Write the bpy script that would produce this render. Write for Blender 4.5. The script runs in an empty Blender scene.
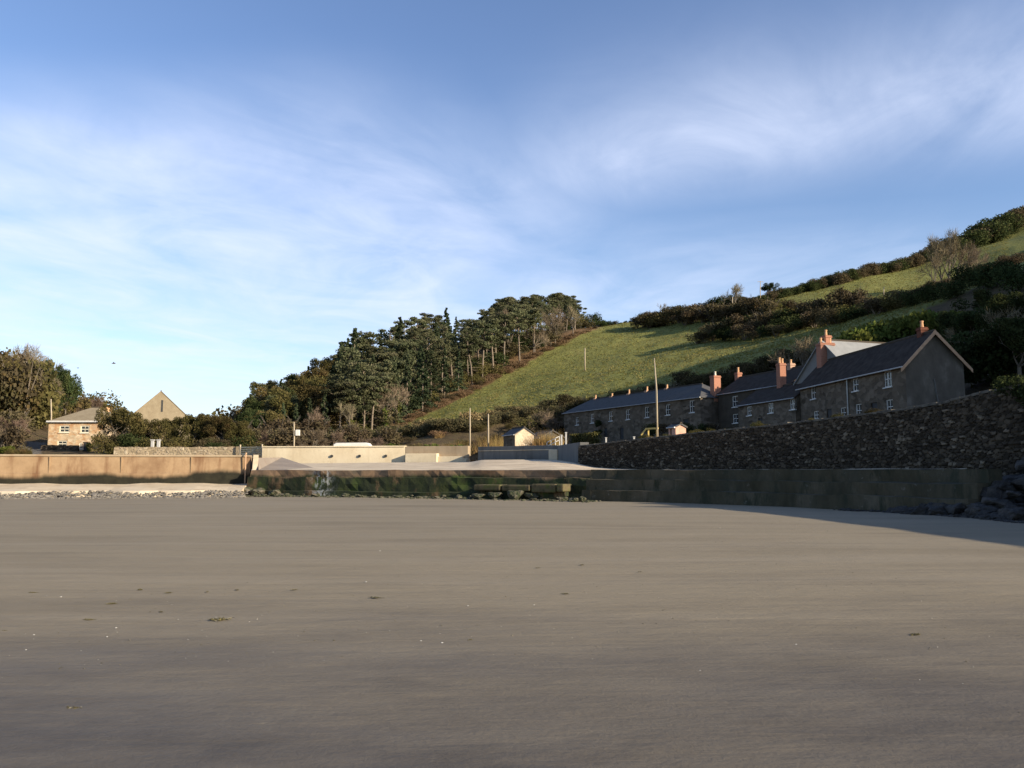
import bpy, bmesh, math, random
import numpy as np
from mathutils import Vector, Matrix
random.seed(7); rng = np.random.default_rng(7)
R = math.radians
SC = bpy.context.scene
COL = SC.collection

# ------------------------------------------------------------------ camera
F = 830.0; HORIZON = 472.0; EYE = 1.6
PITCH = math.atan((HORIZON - 384) / F)
cam_d = bpy.data.cameras.new("camera"); cam = bpy.data.objects.new("camera", cam_d); COL.objects.link(cam)
cam_d.sensor_width = 36; cam_d.lens = F / 1024 * 36; cam_d.clip_end = 5000; cam_d.clip_start = .05
cam.location = (0, 0, EYE); cam.rotation_euler = (R(90) + PITCH, 0, 0)
SC.camera = cam

# ------------------------------------------------------------------ sun and sky
SUN_EL = 18.5; SUN_AZ = 121.0            # azimuth clockwise from +Y (the way the camera looks)
sdir = Vector((math.sin(R(SUN_AZ)) * math.cos(R(SUN_EL)), math.cos(R(SUN_AZ)) * math.cos(R(SUN_EL)), math.sin(R(SUN_EL))))
sl = bpy.data.lights.new("sun", 'SUN'); sl.energy = 5.0; sl.angle = R(.5); sl.color = (1, .87, .67)
so = bpy.data.objects.new("sun", sl); COL.objects.link(so)
so.rotation_euler = sdir.to_track_quat('Z', 'Y').to_euler(); so.location = (60, -60, 80)

W = bpy.data.worlds.new("World"); SC.world = W; W.use_nodes = True
wt = W.node_tree; wt.nodes.clear()
def wn(t, **k):
    n = wt.nodes.new(t)
    for a, v in k.items(): setattr(n, a, v)
    return n
def wm(op, a, b=None, c=None):
    n = wn('ShaderNodeMath', operation=op)
    for i, v in enumerate((a, b, c)):
        if v is None: continue
        if isinstance(v, (int, float)): n.inputs[i].default_value = v
        else: wt.links.new(v, n.inputs[i])
    return n.outputs[0]
sky = wn('ShaderNodeTexSky', sky_type='NISHITA', sun_disc=False)
sky.sun_elevation = R(SUN_EL); sky.sun_rotation = R(SUN_AZ); sky.altitude = 0; sky.air_density = 1.0; sky.dust_density = .6; sky.ozone_density = 3.2
tc = wn('ShaderNodeTexCoord'); sp = wn('ShaderNodeSeparateXYZ'); wt.links.new(tc.outputs['Generated'], sp.inputs[0])
zc = wm('MAXIMUM', sp.outputs[2], .03)
px_ = wm('DIVIDE', sp.outputs[0], zc); py_ = wm('DIVIDE', sp.outputs[1], zc)     # a high flat cloud sheet
cb = wn('ShaderNodeCombineXYZ'); wt.links.new(px_, cb.inputs[0]); wt.links.new(py_, cb.inputs[1])
def wnoise(scale, detail, rough, mapscale, rot, dist=0.0):
    mp = wn('ShaderNodeMapping'); mp.inputs['Scale'].default_value = mapscale; mp.inputs['Rotation'].default_value = (0, 0, R(rot))
    wt.links.new(cb.outputs[0], mp.inputs[0])
    n = wn('ShaderNodeTexNoise'); n.inputs['Scale'].default_value = scale; n.inputs['Detail'].default_value = detail
    n.inputs['Roughness'].default_value = rough; n.inputs['Distortion'].default_value = dist
    wt.links.new(mp.outputs[0], n.inputs['Vector']); return n.outputs['Fac']
n1 = wnoise(.9, 8, .55, (1.1, .75, 1), 18, 1.0)
n2 = wnoise(1.3, 8, .6, (1.25, .8, 1), -32, 1.5)
n3 = wnoise(.7, 4, .5, (1, 1, 1), 40, .2)
def smooth(x, a, b):
    n = wn('ShaderNodeMapRange', interpolation_type='SMOOTHSTEP'); wt.links.new(x, n.inputs[0])
    n.inputs[1].default_value = a; n.inputs[2].default_value = b; return n.outputs[0]
# right-hand streak of cirrus, and a broad veil to the left
lin = wm('ADD', py_, wm('MULTIPLY', px_, .45))
d = wm('DIVIDE', wm('SUBTRACT', lin, 2.66), .50)
band = wm('EXPONENT', wm('MULTIPLY', wm('MULTIPLY', d, d), -1.0))
band = wm('MULTIPLY', band, smooth(px_, -.35, .55))
veil = wm('MULTIPLY', smooth(wm('ADD', py_, wm('MULTIPLY', n3, 1.0)), 2.35, 3.3), smooth(wm('SUBTRACT', .8, px_), 0.0, 1.4))
mid = wm('MULTIPLY', smooth(py_, 2.7, 4.6), .72)
mask = wm('MAXIMUM', wm('MAXIMUM', band, veil), mid)
wisps = wm('ADD', wm('MULTIPLY', smooth(n1, .1, .85), .72), wm('MULTIPLY', smooth(n2, .2, .85), .38))
cov = wm('MULTIPLY', wm('MULTIPLY', mask, wisps), .86)
covc = wn('ShaderNodeClamp'); wt.links.new(cov, covc.inputs[0]); covc.inputs[2].default_value = .9
mixc = wn('ShaderNodeMix', data_type='RGBA'); wt.links.new(covc.outputs[0], mixc.inputs[0])
hs = wn('ShaderNodeHueSaturation'); hs.inputs['Saturation'].default_value = .99; hs.inputs['Hue'].default_value = .508; hs.inputs['Value'].default_value = .97
wt.links.new(sky.outputs[0], hs.inputs['Color'])
wt.links.new(hs.outputs[0], mixc.inputs[6]); mixc.inputs[7].default_value = (4.25, 4.65, 5.75, 1)
bg = wn('ShaderNodeBackground'); bg.inputs[1].default_value = .118; wt.links.new(mixc.outputs[2], bg.inputs[0])
wo = wn('ShaderNodeOutputWorld'); wt.links.new(bg.outputs[0], wo.inputs[0])

SC.view_settings.view_transform = 'Standard'; SC.view_settings.look = 'None'
SC.view_settings.exposure = 0.85; SC.view_settings.gamma = 1; SC.view_settings.use_curve_mapping = False
SC.cycles.max_bounces = 6; SC.cycles.transparent_max_bounces = 6

# ------------------------------------------------------------------ geometry helpers
def P(px, py, Y):
    """world point seen at pixel (px,py) that lies Y metres ahead"""
    u = (px - 512) / F; v = (384 - py) / F
    y = math.cos(PITCH) - v * math.sin(PITCH); z = math.sin(PITCH) + v * math.cos(PITCH)
    return Vector((u * Y / y, Y, EYE + z * Y / y))
def pix(x, y, z):
    """inverse of P"""
    z = z - EYE; c, s = math.cos(PITCH), math.sin(PITCH)
    f = y * c + z * s; v = -y * s + z * c
    return 512 + F * x / f, 384 - F * v / f
def tag(o, label=None, cat=None, group=None, kind=None):
    if label: o['label'] = label
    if cat: o['category'] = cat
    if group: o['group'] = group
    if kind: o['kind'] = kind
    return o
def link(name, me, mat, parent=None):
    o = bpy.data.objects.new(name, me); COL.objects.link(o)
    if mat is not None:
        for m in (mat if isinstance(mat, (list, tuple)) else [mat]): me.materials.append(m)
    if parent: o.parent = parent
    return o
def empty(name, loc, rz=0):
    o = bpy.data.objects.new(name, None); COL.objects.link(o); o.location = loc; o.rotation_euler = (0, 0, rz); o.empty_display_size = .3
    return o
class MB:
    def __init__(s): s.b = bmesh.new()
    def poly(s, pts, mi=0):
        f = s.b.faces.new([s.b.verts.new(p) for p in pts]); f.material_index = mi; return f
    def box(s, c, d, rz=0, bevel=0, rot=None):
        m = Matrix.Translation(c) @ (rot.to_4x4() if rot else Matrix.Rotation(rz, 4, 'Z')) @ Matrix.Diagonal((d[0], d[1], d[2], 1))
        r = bmesh.ops.create_cube(s.b, size=1, matrix=m)
        if bevel:
            es = list({e for v in r['verts'] for e in v.link_edges})
            bmesh.ops.bevel(s.b, geom=es, offset=bevel, segments=2, affect='EDGES', profile=.6)
        return s
    def bar(s, a, b, w, d=None):
        a = Vector(a); b = Vector(b); q = (b - a).to_track_quat('Z', 'Y')
        m = Matrix.Translation((a + b) / 2) @ q.to_matrix().to_4x4() @ Matrix.Diagonal((w, d or w, (b - a).length, 1))
        bmesh.ops.create_cube(s.b, size=1, matrix=m); return s
    def tube(s, pts, rad, n=6):
        pts = [Vector(p) for p in pts]; rings = []
        for i, p in enumerate(pts):
            t = (pts[min(i + 1, len(pts) - 1)] - pts[max(i - 1, 0)])
            t = t.normalized() if t.length > 1e-6 else Vector((0, 0, 1))
            a = t.orthogonal().normalized(); bb = t.cross(a)
            r = rad[i] if isinstance(rad, (list, tuple)) else rad
            rings.append([s.b.verts.new(p + (a * math.cos(2 * math.pi * k / n) + bb * math.sin(2 * math.pi * k / n)) * r) for k in range(n)])
        for i in range(len(rings) - 1):
            # align rings
            k0 = min(range(n), key=lambda k: (rings[i + 1][k].co - rings[i][0].co).length)
            rings[i + 1] = rings[i + 1][k0:] + rings[i + 1][:k0]
            for k in range(n):
                s.b.faces.new((rings[i][k], rings[i][(k + 1) % n], rings[i + 1][(k + 1) % n], rings[i + 1][k]))
        s.b.faces.new(rings[0][::-1]); s.b.faces.new(rings[-1]); return s
    def slab(s, polys, t):
        """polygons of a roof, given a thickness downwards"""
        b2 = bmesh.new(); vs = {}
        def v(p):
            k = tuple(round(c, 4) for c in p)
            if k not in vs: vs[k] = b2.verts.new(p)
            return vs[k]
        fs = [b2.faces.new([v(p) for p in q]) for q in polys]
        r = bmesh.ops.extrude_face_region(b2, geom=fs, use_keep_orig=True)
        bmesh.ops.translate(b2, verts=[g for g in r['geom'] if isinstance(g, bmesh.types.BMVert)], vec=(0, 0, -t))
        me = bpy.data.meshes.new('t'); b2.to_mesh(me); b2.free(); s.b.from_mesh(me); bpy.data.meshes.remove(me); return s
    def build(s, name, mat, parent=None, smooth=False):
        bmesh.ops.recalc_face_normals(s.b, faces=s.b.faces)
        me = bpy.data.meshes.new(name); s.b.to_mesh(me); s.b.free()
        if smooth: me.polygons.foreach_set('use_smooth', [True] * len(me.polygons))
        return link(name, me, mat, parent)
def np_mesh(name, verts, faces, smooth=False):
    """verts (n,3); faces (m,k) all of one size"""
    verts = np.asarray(verts, dtype=np.float32); faces = np.asarray(faces, dtype=np.int32)
    me = bpy.data.meshes.new(name); me.vertices.add(len(verts)); me.vertices.foreach_set('co', verts.ravel())
    m, k = faces.shape
    me.loops.add(m * k); me.loops.foreach_set('vertex_index', faces.ravel())
    me.polygons.add(m); me.polygons.foreach_set('loop_start', np.arange(0, m * k, k, dtype=np.int32))
    me.polygons.foreach_set('use_smooth', np.full(m, smooth)); me.update(calc_edges=True); me.validate(); return me
def attr(me, name, vals):
    a = me.attributes.new(name, 'FLOAT', 'POINT'); a.data.foreach_set('value', np.asarray(vals, dtype=np.float32).ravel())
def grid_faces(nu, nv):
    i, j = np.meshgrid(np.arange(nu - 1), np.arange(nv - 1), indexing='ij')
    a = (i * nv + j).ravel(); return np.stack([a, a + nv, a + nv + 1, a + 1], 1)
def dup(root, loc, rz=0, sc=1, label=None, group=None):
    r = root.copy(); COL.objects.link(r); r.location = loc; r.rotation_euler = (0, 0, rz)
    r.scale = sc if isinstance(sc, (tuple, list)) else (sc, sc, sc)
    if label: r['label'] = label
    if group: r['group'] = group
    for ch in list(root.children):
        c = ch.copy(); COL.objects.link(c); c.parent = r
        for g in list(ch.children):
            e = g.copy(); COL.objects.link(e); e.parent = c
    return r
used = set()
def place(root, loc, rz=0, sc=1, label=None, group=None):
    """the prototype itself the first time, copies after that"""
    if root.name in used: return dup(root, loc, rz, sc, label, group)
    used.add(root.name); root.location = loc; root.rotation_euler = (0, 0, rz)
    root.scale = sc if isinstance(sc, (tuple, list)) else (sc, sc, sc)
    if label: root['label'] = label
    if group: root['group'] = group
    return root
def vnoise(x, y, seed=0):
    """smooth value noise, numpy"""
    x = np.asarray(x, float); y = np.asarray(y, float)
    xi = np.floor(x).astype(np.int64); yi = np.floor(y).astype(np.int64); fx = x - xi; fy = y - yi
    def h(a, b):
        n = (a * 374761393 + b * 668265263 + seed * 974634777) & 0x7fffffff
        n = ((n ^ (n >> 13)) * 1274126177) & 0x7fffffff
        return ((n ^ (n >> 16)) & 0xffff) / 65535.0
    u = fx * fx * (3 - 2 * fx); v = fy * fy * (3 - 2 * fy)
    return (h(xi, yi) * (1 - u) + h(xi + 1, yi) * u) * (1 - v) + (h(xi, yi + 1) * (1 - u) + h(xi + 1, yi + 1) * u) * v

# ------------------------------------------------------------------ materials
class NT:
    def __init__(s, name):
        s.m = bpy.data.materials.new(name); s.m.use_nodes = True; s.t = s.m.node_tree; s.t.nodes.clear()
        s.out = s.n('ShaderNodeOutputMaterial'); s.tc = s.n('ShaderNodeTexCoord')
    def n(s, t, **k):
        x = s.t.nodes.new(t)
        for a, v in k.items(): setattr(x, a, v)
        return x
    def put(s, sock, v):
        if isinstance(v, (int, float)): sock.default_value = v
        elif isinstance(v, (tuple, list)): sock.default_value = (v[0], v[1], v[2], 1) if sock.type == 'RGBA' else v
        else: s.t.links.new(v, sock)
    def math(s, op, a, b=None):
        x = s.n('ShaderNodeMath', operation=op); s.put(x.inputs[0], a)
        if b is not None: s.put(x.inputs[1], b)
        return x.outputs[0]
    def noise(s, scale, detail=5, rough=.6, stretch=(1, 1, 1), co='Object', dist=0, off=(0, 0, 0)):
        mp = s.n('ShaderNodeMapping'); mp.inputs['Scale'].default_value = stretch; mp.inputs['Location'].default_value = off
        s.t.links.new(s.tc.outputs[co], mp.inputs[0])
        x = s.n('ShaderNodeTexNoise'); x.inputs['Scale'].default_value = scale; x.inputs['Detail'].default_value = detail
        x.inputs['Roughness'].default_value = rough; x.inputs['Distortion'].default_value = dist
        s.t.links.new(mp.outputs[0], x.inputs['Vector']); return x.outputs['Fac']
    def ramp(s, fac, cols, pos=None):
        x = s.n('ShaderNodeValToRGB'); e = x.color_ramp.elements
        pos = pos or [.3 + .4 * i / max(1, len(cols) - 1) for i in range(len(cols))]
        while len(e) < len(cols): e.new(.5)
        for i, c in enumerate(cols): e[i].position = pos[i]; e[i].color = (c[0], c[1], c[2], 1)
        s.put(x.inputs[0], fac); return x.outputs[0]
    def mix(s, fac, a, b, mode='MIX'):
        x = s.n('ShaderNodeMix', data_type='RGBA', blend_type=mode)
        s.put(x.inputs[0], fac); s.put(x.inputs[6], a); s.put(x.inputs[7], b); return x.outputs[2]
    def step(s, v, a, b):
        x = s.n('ShaderNodeMapRange', interpolation_type='SMOOTHSTEP'); s.put(x.inputs[0], v)
        x.inputs[1].default_value = a; x.inputs[2].default_value = b; return x.outputs[0]
    def attr(s, name): return s.n('ShaderNodeAttribute', attribute_name=name).outputs['Fac']
    def xyz(s, co='Object'):
        x = s.n('ShaderNodeSeparateXYZ'); s.t.links.new(s.tc.outputs[co], x.inputs[0]); return x.outputs
    def rand(s): return s.n('ShaderNodeObjectInfo').outputs['Random']
    def bump(s, h, strength=.5, dist=.05):
        x = s.n('ShaderNodeBump'); x.inputs['Strength'].default_value = strength; x.inputs['Distance'].default_value = dist
        s.put(x.inputs['Height'], h); return x.outputs[0]
    def finish(s, color, rough=.9, normal=None, metal=0, spec=.3):
        b = s.n('ShaderNodeBsdfPrincipled'); s.put(b.inputs['Base Color'], color); s.put(b.inputs['Roughness'], rough)
        b.inputs['Metallic'].default_value = metal; b.inputs['Specular IOR Level'].default_value = spec
        if normal is not None: s.t.links.new(normal, b.inputs['Normal'])
        s.t.links.new(b.outputs[0], s.out.inputs[0]); return s.m
def mat(name, cols, scale=1.0, rough=.9, stretch=(1, 1, 1), bump=0, bscale=None, bdist=.03, spec=.3, metal=0, pos=None):
    t = NT(name); c = t.ramp(t.noise(scale, stretch=stretch), cols, pos)
    nrm = t.bump(t.noise(bscale or scale * 4, stretch=stretch), bump, bdist) if bump else None
    return t.finish(c, rough, nrm, metal, spec)
def foliage(name, cols, scale=.5, trans=.25, var=.35):
    t = NT(name); c = t.ramp(t.noise(scale, 3), cols)
    x = t.n('ShaderNodeHueSaturation'); t.put(x.inputs['Color'], c)
    rr = t.rand(); t.put(x.inputs['Value'], t.math('ADD', t.math('MULTIPLY', rr, 2 * var), 1 - var))
    t.put(x.inputs['Hue'], t.math('ADD', t.math('MULTIPLY', t.math('FRACT', t.math('MULTIPLY', rr, 7.3)), .04), .48))
    a = t.n('ShaderNodeBsdfDiffuse'); b = t.n('ShaderNodeBsdfTranslucent'); t.put(a.inputs[0], x.outputs[0]); t.put(b.inputs[0], x.outputs[0])
    m = t.n('ShaderNodeMixShader'); m.inputs[0].default_value = trans
    t.t.links.new(a.outputs[0], m.inputs[1]); t.t.links.new(b.outputs[0], m.inputs[2]); t.t.links.new(m.outputs[0], t.out.inputs[0])
    return t.m

MAT = {}
MAT['slate'] = mat('slate roof', [(.045, .044, .044), (.080, .078, .078), (.062, .060, .058)], 1.6, .8, (1, 1, 1), .35, 9, .02, .2)
MAT['slate_dark'] = mat('dark slate roof', [(.034, .027, .023), (.066, .054, .046)], 1.6, .9, (1, 1, 1), .35, 9, .02, .05)
MAT['slate_tan'] = mat('weathered slate', [(.21, .165, .105), (.27, .22, .145)], 1.2, .8, (1, 1, 1), .3, 9, .02)
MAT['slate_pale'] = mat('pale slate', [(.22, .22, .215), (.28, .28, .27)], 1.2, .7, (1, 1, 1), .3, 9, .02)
def stonework(name, cols, sc=(1.6, 1.6, 3.0), patch=(.5, .45, .38)):
    t = NT(name); mp = t.n('ShaderNodeMapping'); mp.inputs['Scale'].default_value = sc; t.t.links.new(t.tc.outputs['Object'], mp.inputs[0])
    v = t.n('ShaderNodeTexVoronoi'); v.inputs['Scale'].default_value = 1.0; t.t.links.new(mp.outputs[0], v.inputs['Vector'])
    q = t.n('ShaderNodeSeparateColor'); t.t.links.new(v.outputs['Color'], q.inputs[0])
    c = t.ramp(q.outputs[0], cols, [k / (len(cols) - 1) for k in range(len(cols))])
    c = t.mix(t.math('MULTIPLY', t.step(t.noise(.5, 6, .65), .45, .72), .5), c, tuple(x * 1.5 for x in cols[1]))
    c = t.mix(t.math('MULTIPLY', t.step(t.noise(.8, 6, .7, (1, 1, .3), off=(4, 2, 1)), .5, .75), .5), c, tuple(x * .5 for x in cols[0]))
    return t.finish(c, .95, t.bump(t.math('ADD', v.outputs['Distance'], t.noise(9, 5, .7)), .5, .05), 0, .08)
MAT['render_dark'] = stonework('dark stone wall', [(.068, .052, .037), (.135, .105, .075), (.095, .074, .054), (.19, .15, .11), (.11, .086, .062)])
MAT['render_gable'] = mat('grey rendered gable', [(.080, .068, .053), (.125, .107, .085), (.24, .21, .17)], .7, .95, (1, 1, .6), .4, 9, .03, .1, pos=[.3, .55, .78])
MAT['render_wing'] = mat('dark grey render', [(.056, .045, .034), (.090, .073, .056)], 1, .95, (1, 1, 1), .3, 8, .02, .1)
MAT['render_grey'] = mat('grey render', [(.16, .155, .145), (.22, .21, .195)], .8, .95, (1, 1, 1), .3, 9, .02)
MAT['white'] = mat('white paint', [(.60, .57, .52), (.70, .67, .61)], 2, .6)
MAT['white_dull'] = mat('weathered white paint', [(.36, .35, .33), (.5, .48, .45)], 3, .7)
MAT['cream'] = mat('cream paint', [(.62, .55, .42), (.72, .65, .5)], 2, .7)
MAT['brick'] = mat('red brick', [(.24, .10, .065), (.36, .17, .11), (.30, .13, .08)], 5, .9, (1, 1, 3), .4, 14, .02)
MAT['brick_shade'] = mat('shaded brick', [(.10, .035, .02), (.16, .06, .035)], 5, .9, (1, 1, 3), .4, 14, .02)  # darker brick colour carries the shade on the gabled house's right chimney
MAT['brick_pale'] = mat('pale brick', [(.36, .22, .15), (.48, .32, .23)], 5, .9, (1, 1, 3), .4, 14, .02)
MAT['pot'] = mat('clay pot', [(.5, .27, .13), (.6, .36, .2)], 4, .8)
MAT['board'] = mat('tan barge board', [(.40, .24, .14), (.52, .34, .21)], 3, .7, (1, 1, 1))
MAT['wood_pole'] = mat('weathered pole timber', [(.30, .24, .16), (.42, .35, .25)], 3, .85, (1, 1, .3), .3, 20, .01)
MAT['yellow'] = mat('yellow timber', [(.52, .36, .10), (.62, .45, .15)], 3, .7)
MAT['pink'] = mat('pink painted brick', [(.50, .27, .19), (.62, .38, .28)], 4, .9)
MAT['dark'] = mat('dark paint', [(.02, .02, .02), (.04, .04, .04)], 3, .6)
MAT['metal'] = mat('galvanised metal', [(.32, .32, .31), (.45, .45, .43)], 4, .45, metal=.5)
MAT['bark'] = mat('grey bark', [(.10, .08, .06), (.20, .165, .125)], 3, .95, (1, 1, .4), .5, 14, .03)
MAT['bark_pine'] = mat('pine bark', [(.12, .095, .07), (.24, .19, .14)], 3, .95, (1, 1, .4), .5, 14, .03)
MAT['twig'] = foliage('bare twigs', [(.15, .115, .075), (.24, .19, .125)], .4, .1, .2)
MAT['twig_red'] = foliage('reddish twigs', [(.115, .085, .058), (.19, .14, .095)], .4, .1, .2)
MAT['pine'] = foliage('pine needles', [(.052, .060, .032), (.096, .102, .052), (.155, .146, .082)], .45, .2, .35)
MAT['spruce'] = foliage('spruce needles', [(.036, .050, .028), (.072, .085, .042)], .5, .15, .3)
MAT['leaf_dark'] = foliage('dark evergreen leaves', [(.022, .032, .014), (.045, .058, .022), (.075, .080, .032)], .7, .2, .3)
MAT['leaf_olive'] = foliage('olive brown leaves', [(.050, .046, .018), (.11, .095, .036), (.14, .10, .045)], .7, .25, .3)
MAT['leaf_bramble'] = foliage('brown bramble', [(.048, .038, .022), (.100, .078, .045), (.085, .08, .036)], .7, .2, .3)
MAT['leaf_red'] = foliage('rusty bracken', [(.14, .090, .050), (.22, .145, .082), (.17, .13, .065)], .8, .2, .25)
MAT['leaf_gorse'] = foliage('bright green leaves', [(.045, .065, .015), (.11, .13, .030), (.16, .16, .045)], .8, .25, .25)
MAT['tussock'] = foliage('grass tussocks', [(.126, .137, .036), (.20, .202, .058), (.26, .225, .087)], .25, .3, 0)
MAT['reed'] = foliage('dry reeds', [(.28, .19, .07), (.40, .28, .11)], .8, .3, .2)
MAT['rock'] = mat('dark shore rock', [(.012, .010, .008), (.026, .022, .018), (.065, .052, .040)], 1.3, .75, (1, 1, 1), .8, 6, .06, .4)
MAT['rock_weed'] = mat('weedy boulder', [(.022, .035, .010), (.055, .055, .03), (.16, .135, .10)], 1.7, .85, (1, 1, 1), .8, 6, .05)
MAT['cobble'] = mat('pale cobble', [(.08, .07, .058), (.155, .138, .115), (.24, .215, .18)], 1.5, .9, (1, 1, 1), .5, 8, .03)
MAT['weed'] = mat('drift seaweed', [(.025, .02, .008), (.075, .06, .015), (.12, .10, .03)], 18, .45, spec=.6)
MAT['shell'] = mat('white shell', [(.42, .40, .35), (.6, .57, .5)], 30, .5)
MAT['tarmac'] = mat('grey road', [(.12, .115, .105), (.17, .16, .145)], 1, .95)
def glass_mat():
    t = NT('window glass'); return t.finish(t.ramp(t.noise(1.5), [(.015, .017, .02), (.035, .037, .04)]), .08, None, 0, .6)
MAT['glass'] = glass_mat()
def rubble(name, cols, mortar):
    t = NT(name); c = t.ramp(t.attr('tone'), cols, [i / (len(cols) - 1) for i in range(len(cols))])
    c = t.mix(t.math('MULTIPLY', t.noise(5, 6, .7), .5), c, (.4, .38, .34), 'OVERLAY'); c = t.mix(t.math('MULTIPLY', t.step(t.noise(.35, 6, .65), .45, .7), .55), c, t.mix(.5, c, mortar), 'MIX')
    c = t.mix(t.attr('joint'), c, mortar)
    return t.finish(c, .93, t.bump(t.noise(16, 5, .7), .5, .03), 0, .1)
MAT['rubble_dark'] = rubble('dark rubble stone', [(.022, .017, .012), (.074, .058, .041), (.110, .085, .060), (.038, .030, .022), (.064, .050, .037), (.23, .185, .135)], (.028, .022, .015))
MAT['rubble_pale'] = rubble('pale rubble stone', [(.26, .20, .13), (.40, .32, .21), (.33, .25, .17), (.5, .42, .3)], (.22, .18, .13))
MAT['rubble_shed'] = stonework('sunlit shed stone', [(.36, .27, .18), (.50, .40, .28), (.42, .33, .23), (.56, .46, .33)], (2.6, 2.6, 4))
MAT['rubble_house'] = rubble('warm rubble stone', [(.30, .17, .085), (.44, .27, .14), (.36, .24, .14), (.52, .37, .22)], (.36, .27, .17))
def concrete(name, cols, stain, amount=.5, zdark=None, dark=(.03, .035, .012)):
    """board-marked concrete with vertical run stains; zdark = (z0, z1): weed line"""
    t = NT(name); c = t.ramp(t.noise(.35, 5), cols)
    c = t.mix(t.math('MULTIPLY', t.step(t.noise(.9, 6, .65, (1, 1, .16)), .48, .72), amount), c, stain)
    c = t.mix(t.math('MULTIPLY', t.step(t.noise(3, 6, .7), .5, .75), .25), c, tuple(x * .55 for x in cols[0]))
    if zdark:
        z = t.math('ADD', t.xyz()[2], t.math('MULTIPLY', t.math('SUBTRACT', t.noise(.16, 6, .6, (1, 1, .3)), .5), 2.0))
        c = t.mix(t.math('SUBTRACT', 1.0, t.step(z, zdark[0], zdark[1])), c, t.ramp(t.noise(2.2, 5), [dark, tuple(v * 2.4 for v in dark)]))
    return t.finish(c, .9, t.bump(t.noise(5, 6, .7), .35, .03), 0, .3)
MAT['rustwall'] = concrete('rust stained concrete', [(.22, .14, .075), (.31, .21, .12), (.17, .098, .052)], (.12, .05, .022), .9, (1.1, 1.5), (.010, .009, .005))
MAT['coping'] = concrete('grey tan coping', [(.27, .21, .14), (.36, .28, .19)], (.25, .14, .07), .6)
MAT['creamwall'] = concrete('cream concrete', [(.62, .50, .33), (.75, .63, .44)], (.46, .34, .20), .4)
MAT['brownwall'] = concrete('brown stained concrete', [(.30, .23, .15), (.40, .31, .21)], (.20, .14, .08), .5)
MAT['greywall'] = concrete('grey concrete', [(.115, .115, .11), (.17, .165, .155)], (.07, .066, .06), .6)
MAT['slip'] = concrete('slipway concrete', [(.44, .34, .23), (.66, .55, .39)], (.26, .20, .13), .7)
MAT['ramp'] = concrete('ramp concrete', [(.22, .18, .145), (.29, .24, .19)], (.17, .12, .085), .5)
MAT['ledge'] = concrete('pale ledge', [(.46, .37, .25), (.60, .50, .36)], (.28, .19, .11), .5)
def quay_mat():
    t = NT('weed covered quay'); o = t.xyz()
    base = t.ramp(t.noise(.5, 5), [(.15, .085, .045), (.24, .15, .085), (.11, .085, .055)])
    z = t.math('ADD', o[2], t.math('MULTIPLY', t.math('SUBTRACT', t.noise(.28, 5, .6, (1, 1, .5)), .5), 1.1))
    weed = t.ramp(t.noise(1.4, 6, .7, (1, 1, .5)), [(.008, .011, .005), (.022, .028, .009), (.048, .058, .014)])
    weed = t.mix(t.step(t.noise(.45, 6, .65, (1, 1, 1), off=(3, 0, 1)), .52, .66), weed, t.ramp(t.noise(3, 5), [(.030, .050, .008), (.065, .085, .016)]))
    weed = t.mix(t.math('MULTIPLY', t.step(t.noise(.6, 6, .7, (1, 1, .35), off=(1, 7, 2)), .54, .64), .85), weed, (.14, .085, .042))
    c = t.mix(t.math('SUBTRACT', 1.0, t.step(z, 1.22, 1.5)), base, weed)
    # pale lime runs below a drain
    dx = t.math('SUBTRACT', o[0], -12.6); g = t.math('MULTIPLY', t.math('MULTIPLY', dx, dx), -2.2)
    g = t.math('MULTIPLY', t.math('EXPONENT', g), t.step(t.noise(3.5, 6, .75, (1, 1, .5)), .47, .6))
    c = t.mix(t.math('MULTIPLY', g, .85), c, (.42, .42, .40))
    return t.finish(c, .8, t.bump(t.noise(4, 6, .7), .6, .05), 0, .35)
MAT['quay'] = quay_mat()
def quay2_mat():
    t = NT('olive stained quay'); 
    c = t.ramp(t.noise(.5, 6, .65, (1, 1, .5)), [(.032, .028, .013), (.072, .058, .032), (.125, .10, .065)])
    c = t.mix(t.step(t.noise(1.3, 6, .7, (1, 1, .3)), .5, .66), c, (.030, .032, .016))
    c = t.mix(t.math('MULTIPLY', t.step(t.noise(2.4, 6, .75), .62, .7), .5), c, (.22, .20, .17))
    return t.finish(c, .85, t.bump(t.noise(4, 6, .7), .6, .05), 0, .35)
MAT['quay2'] = quay2_mat()
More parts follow.
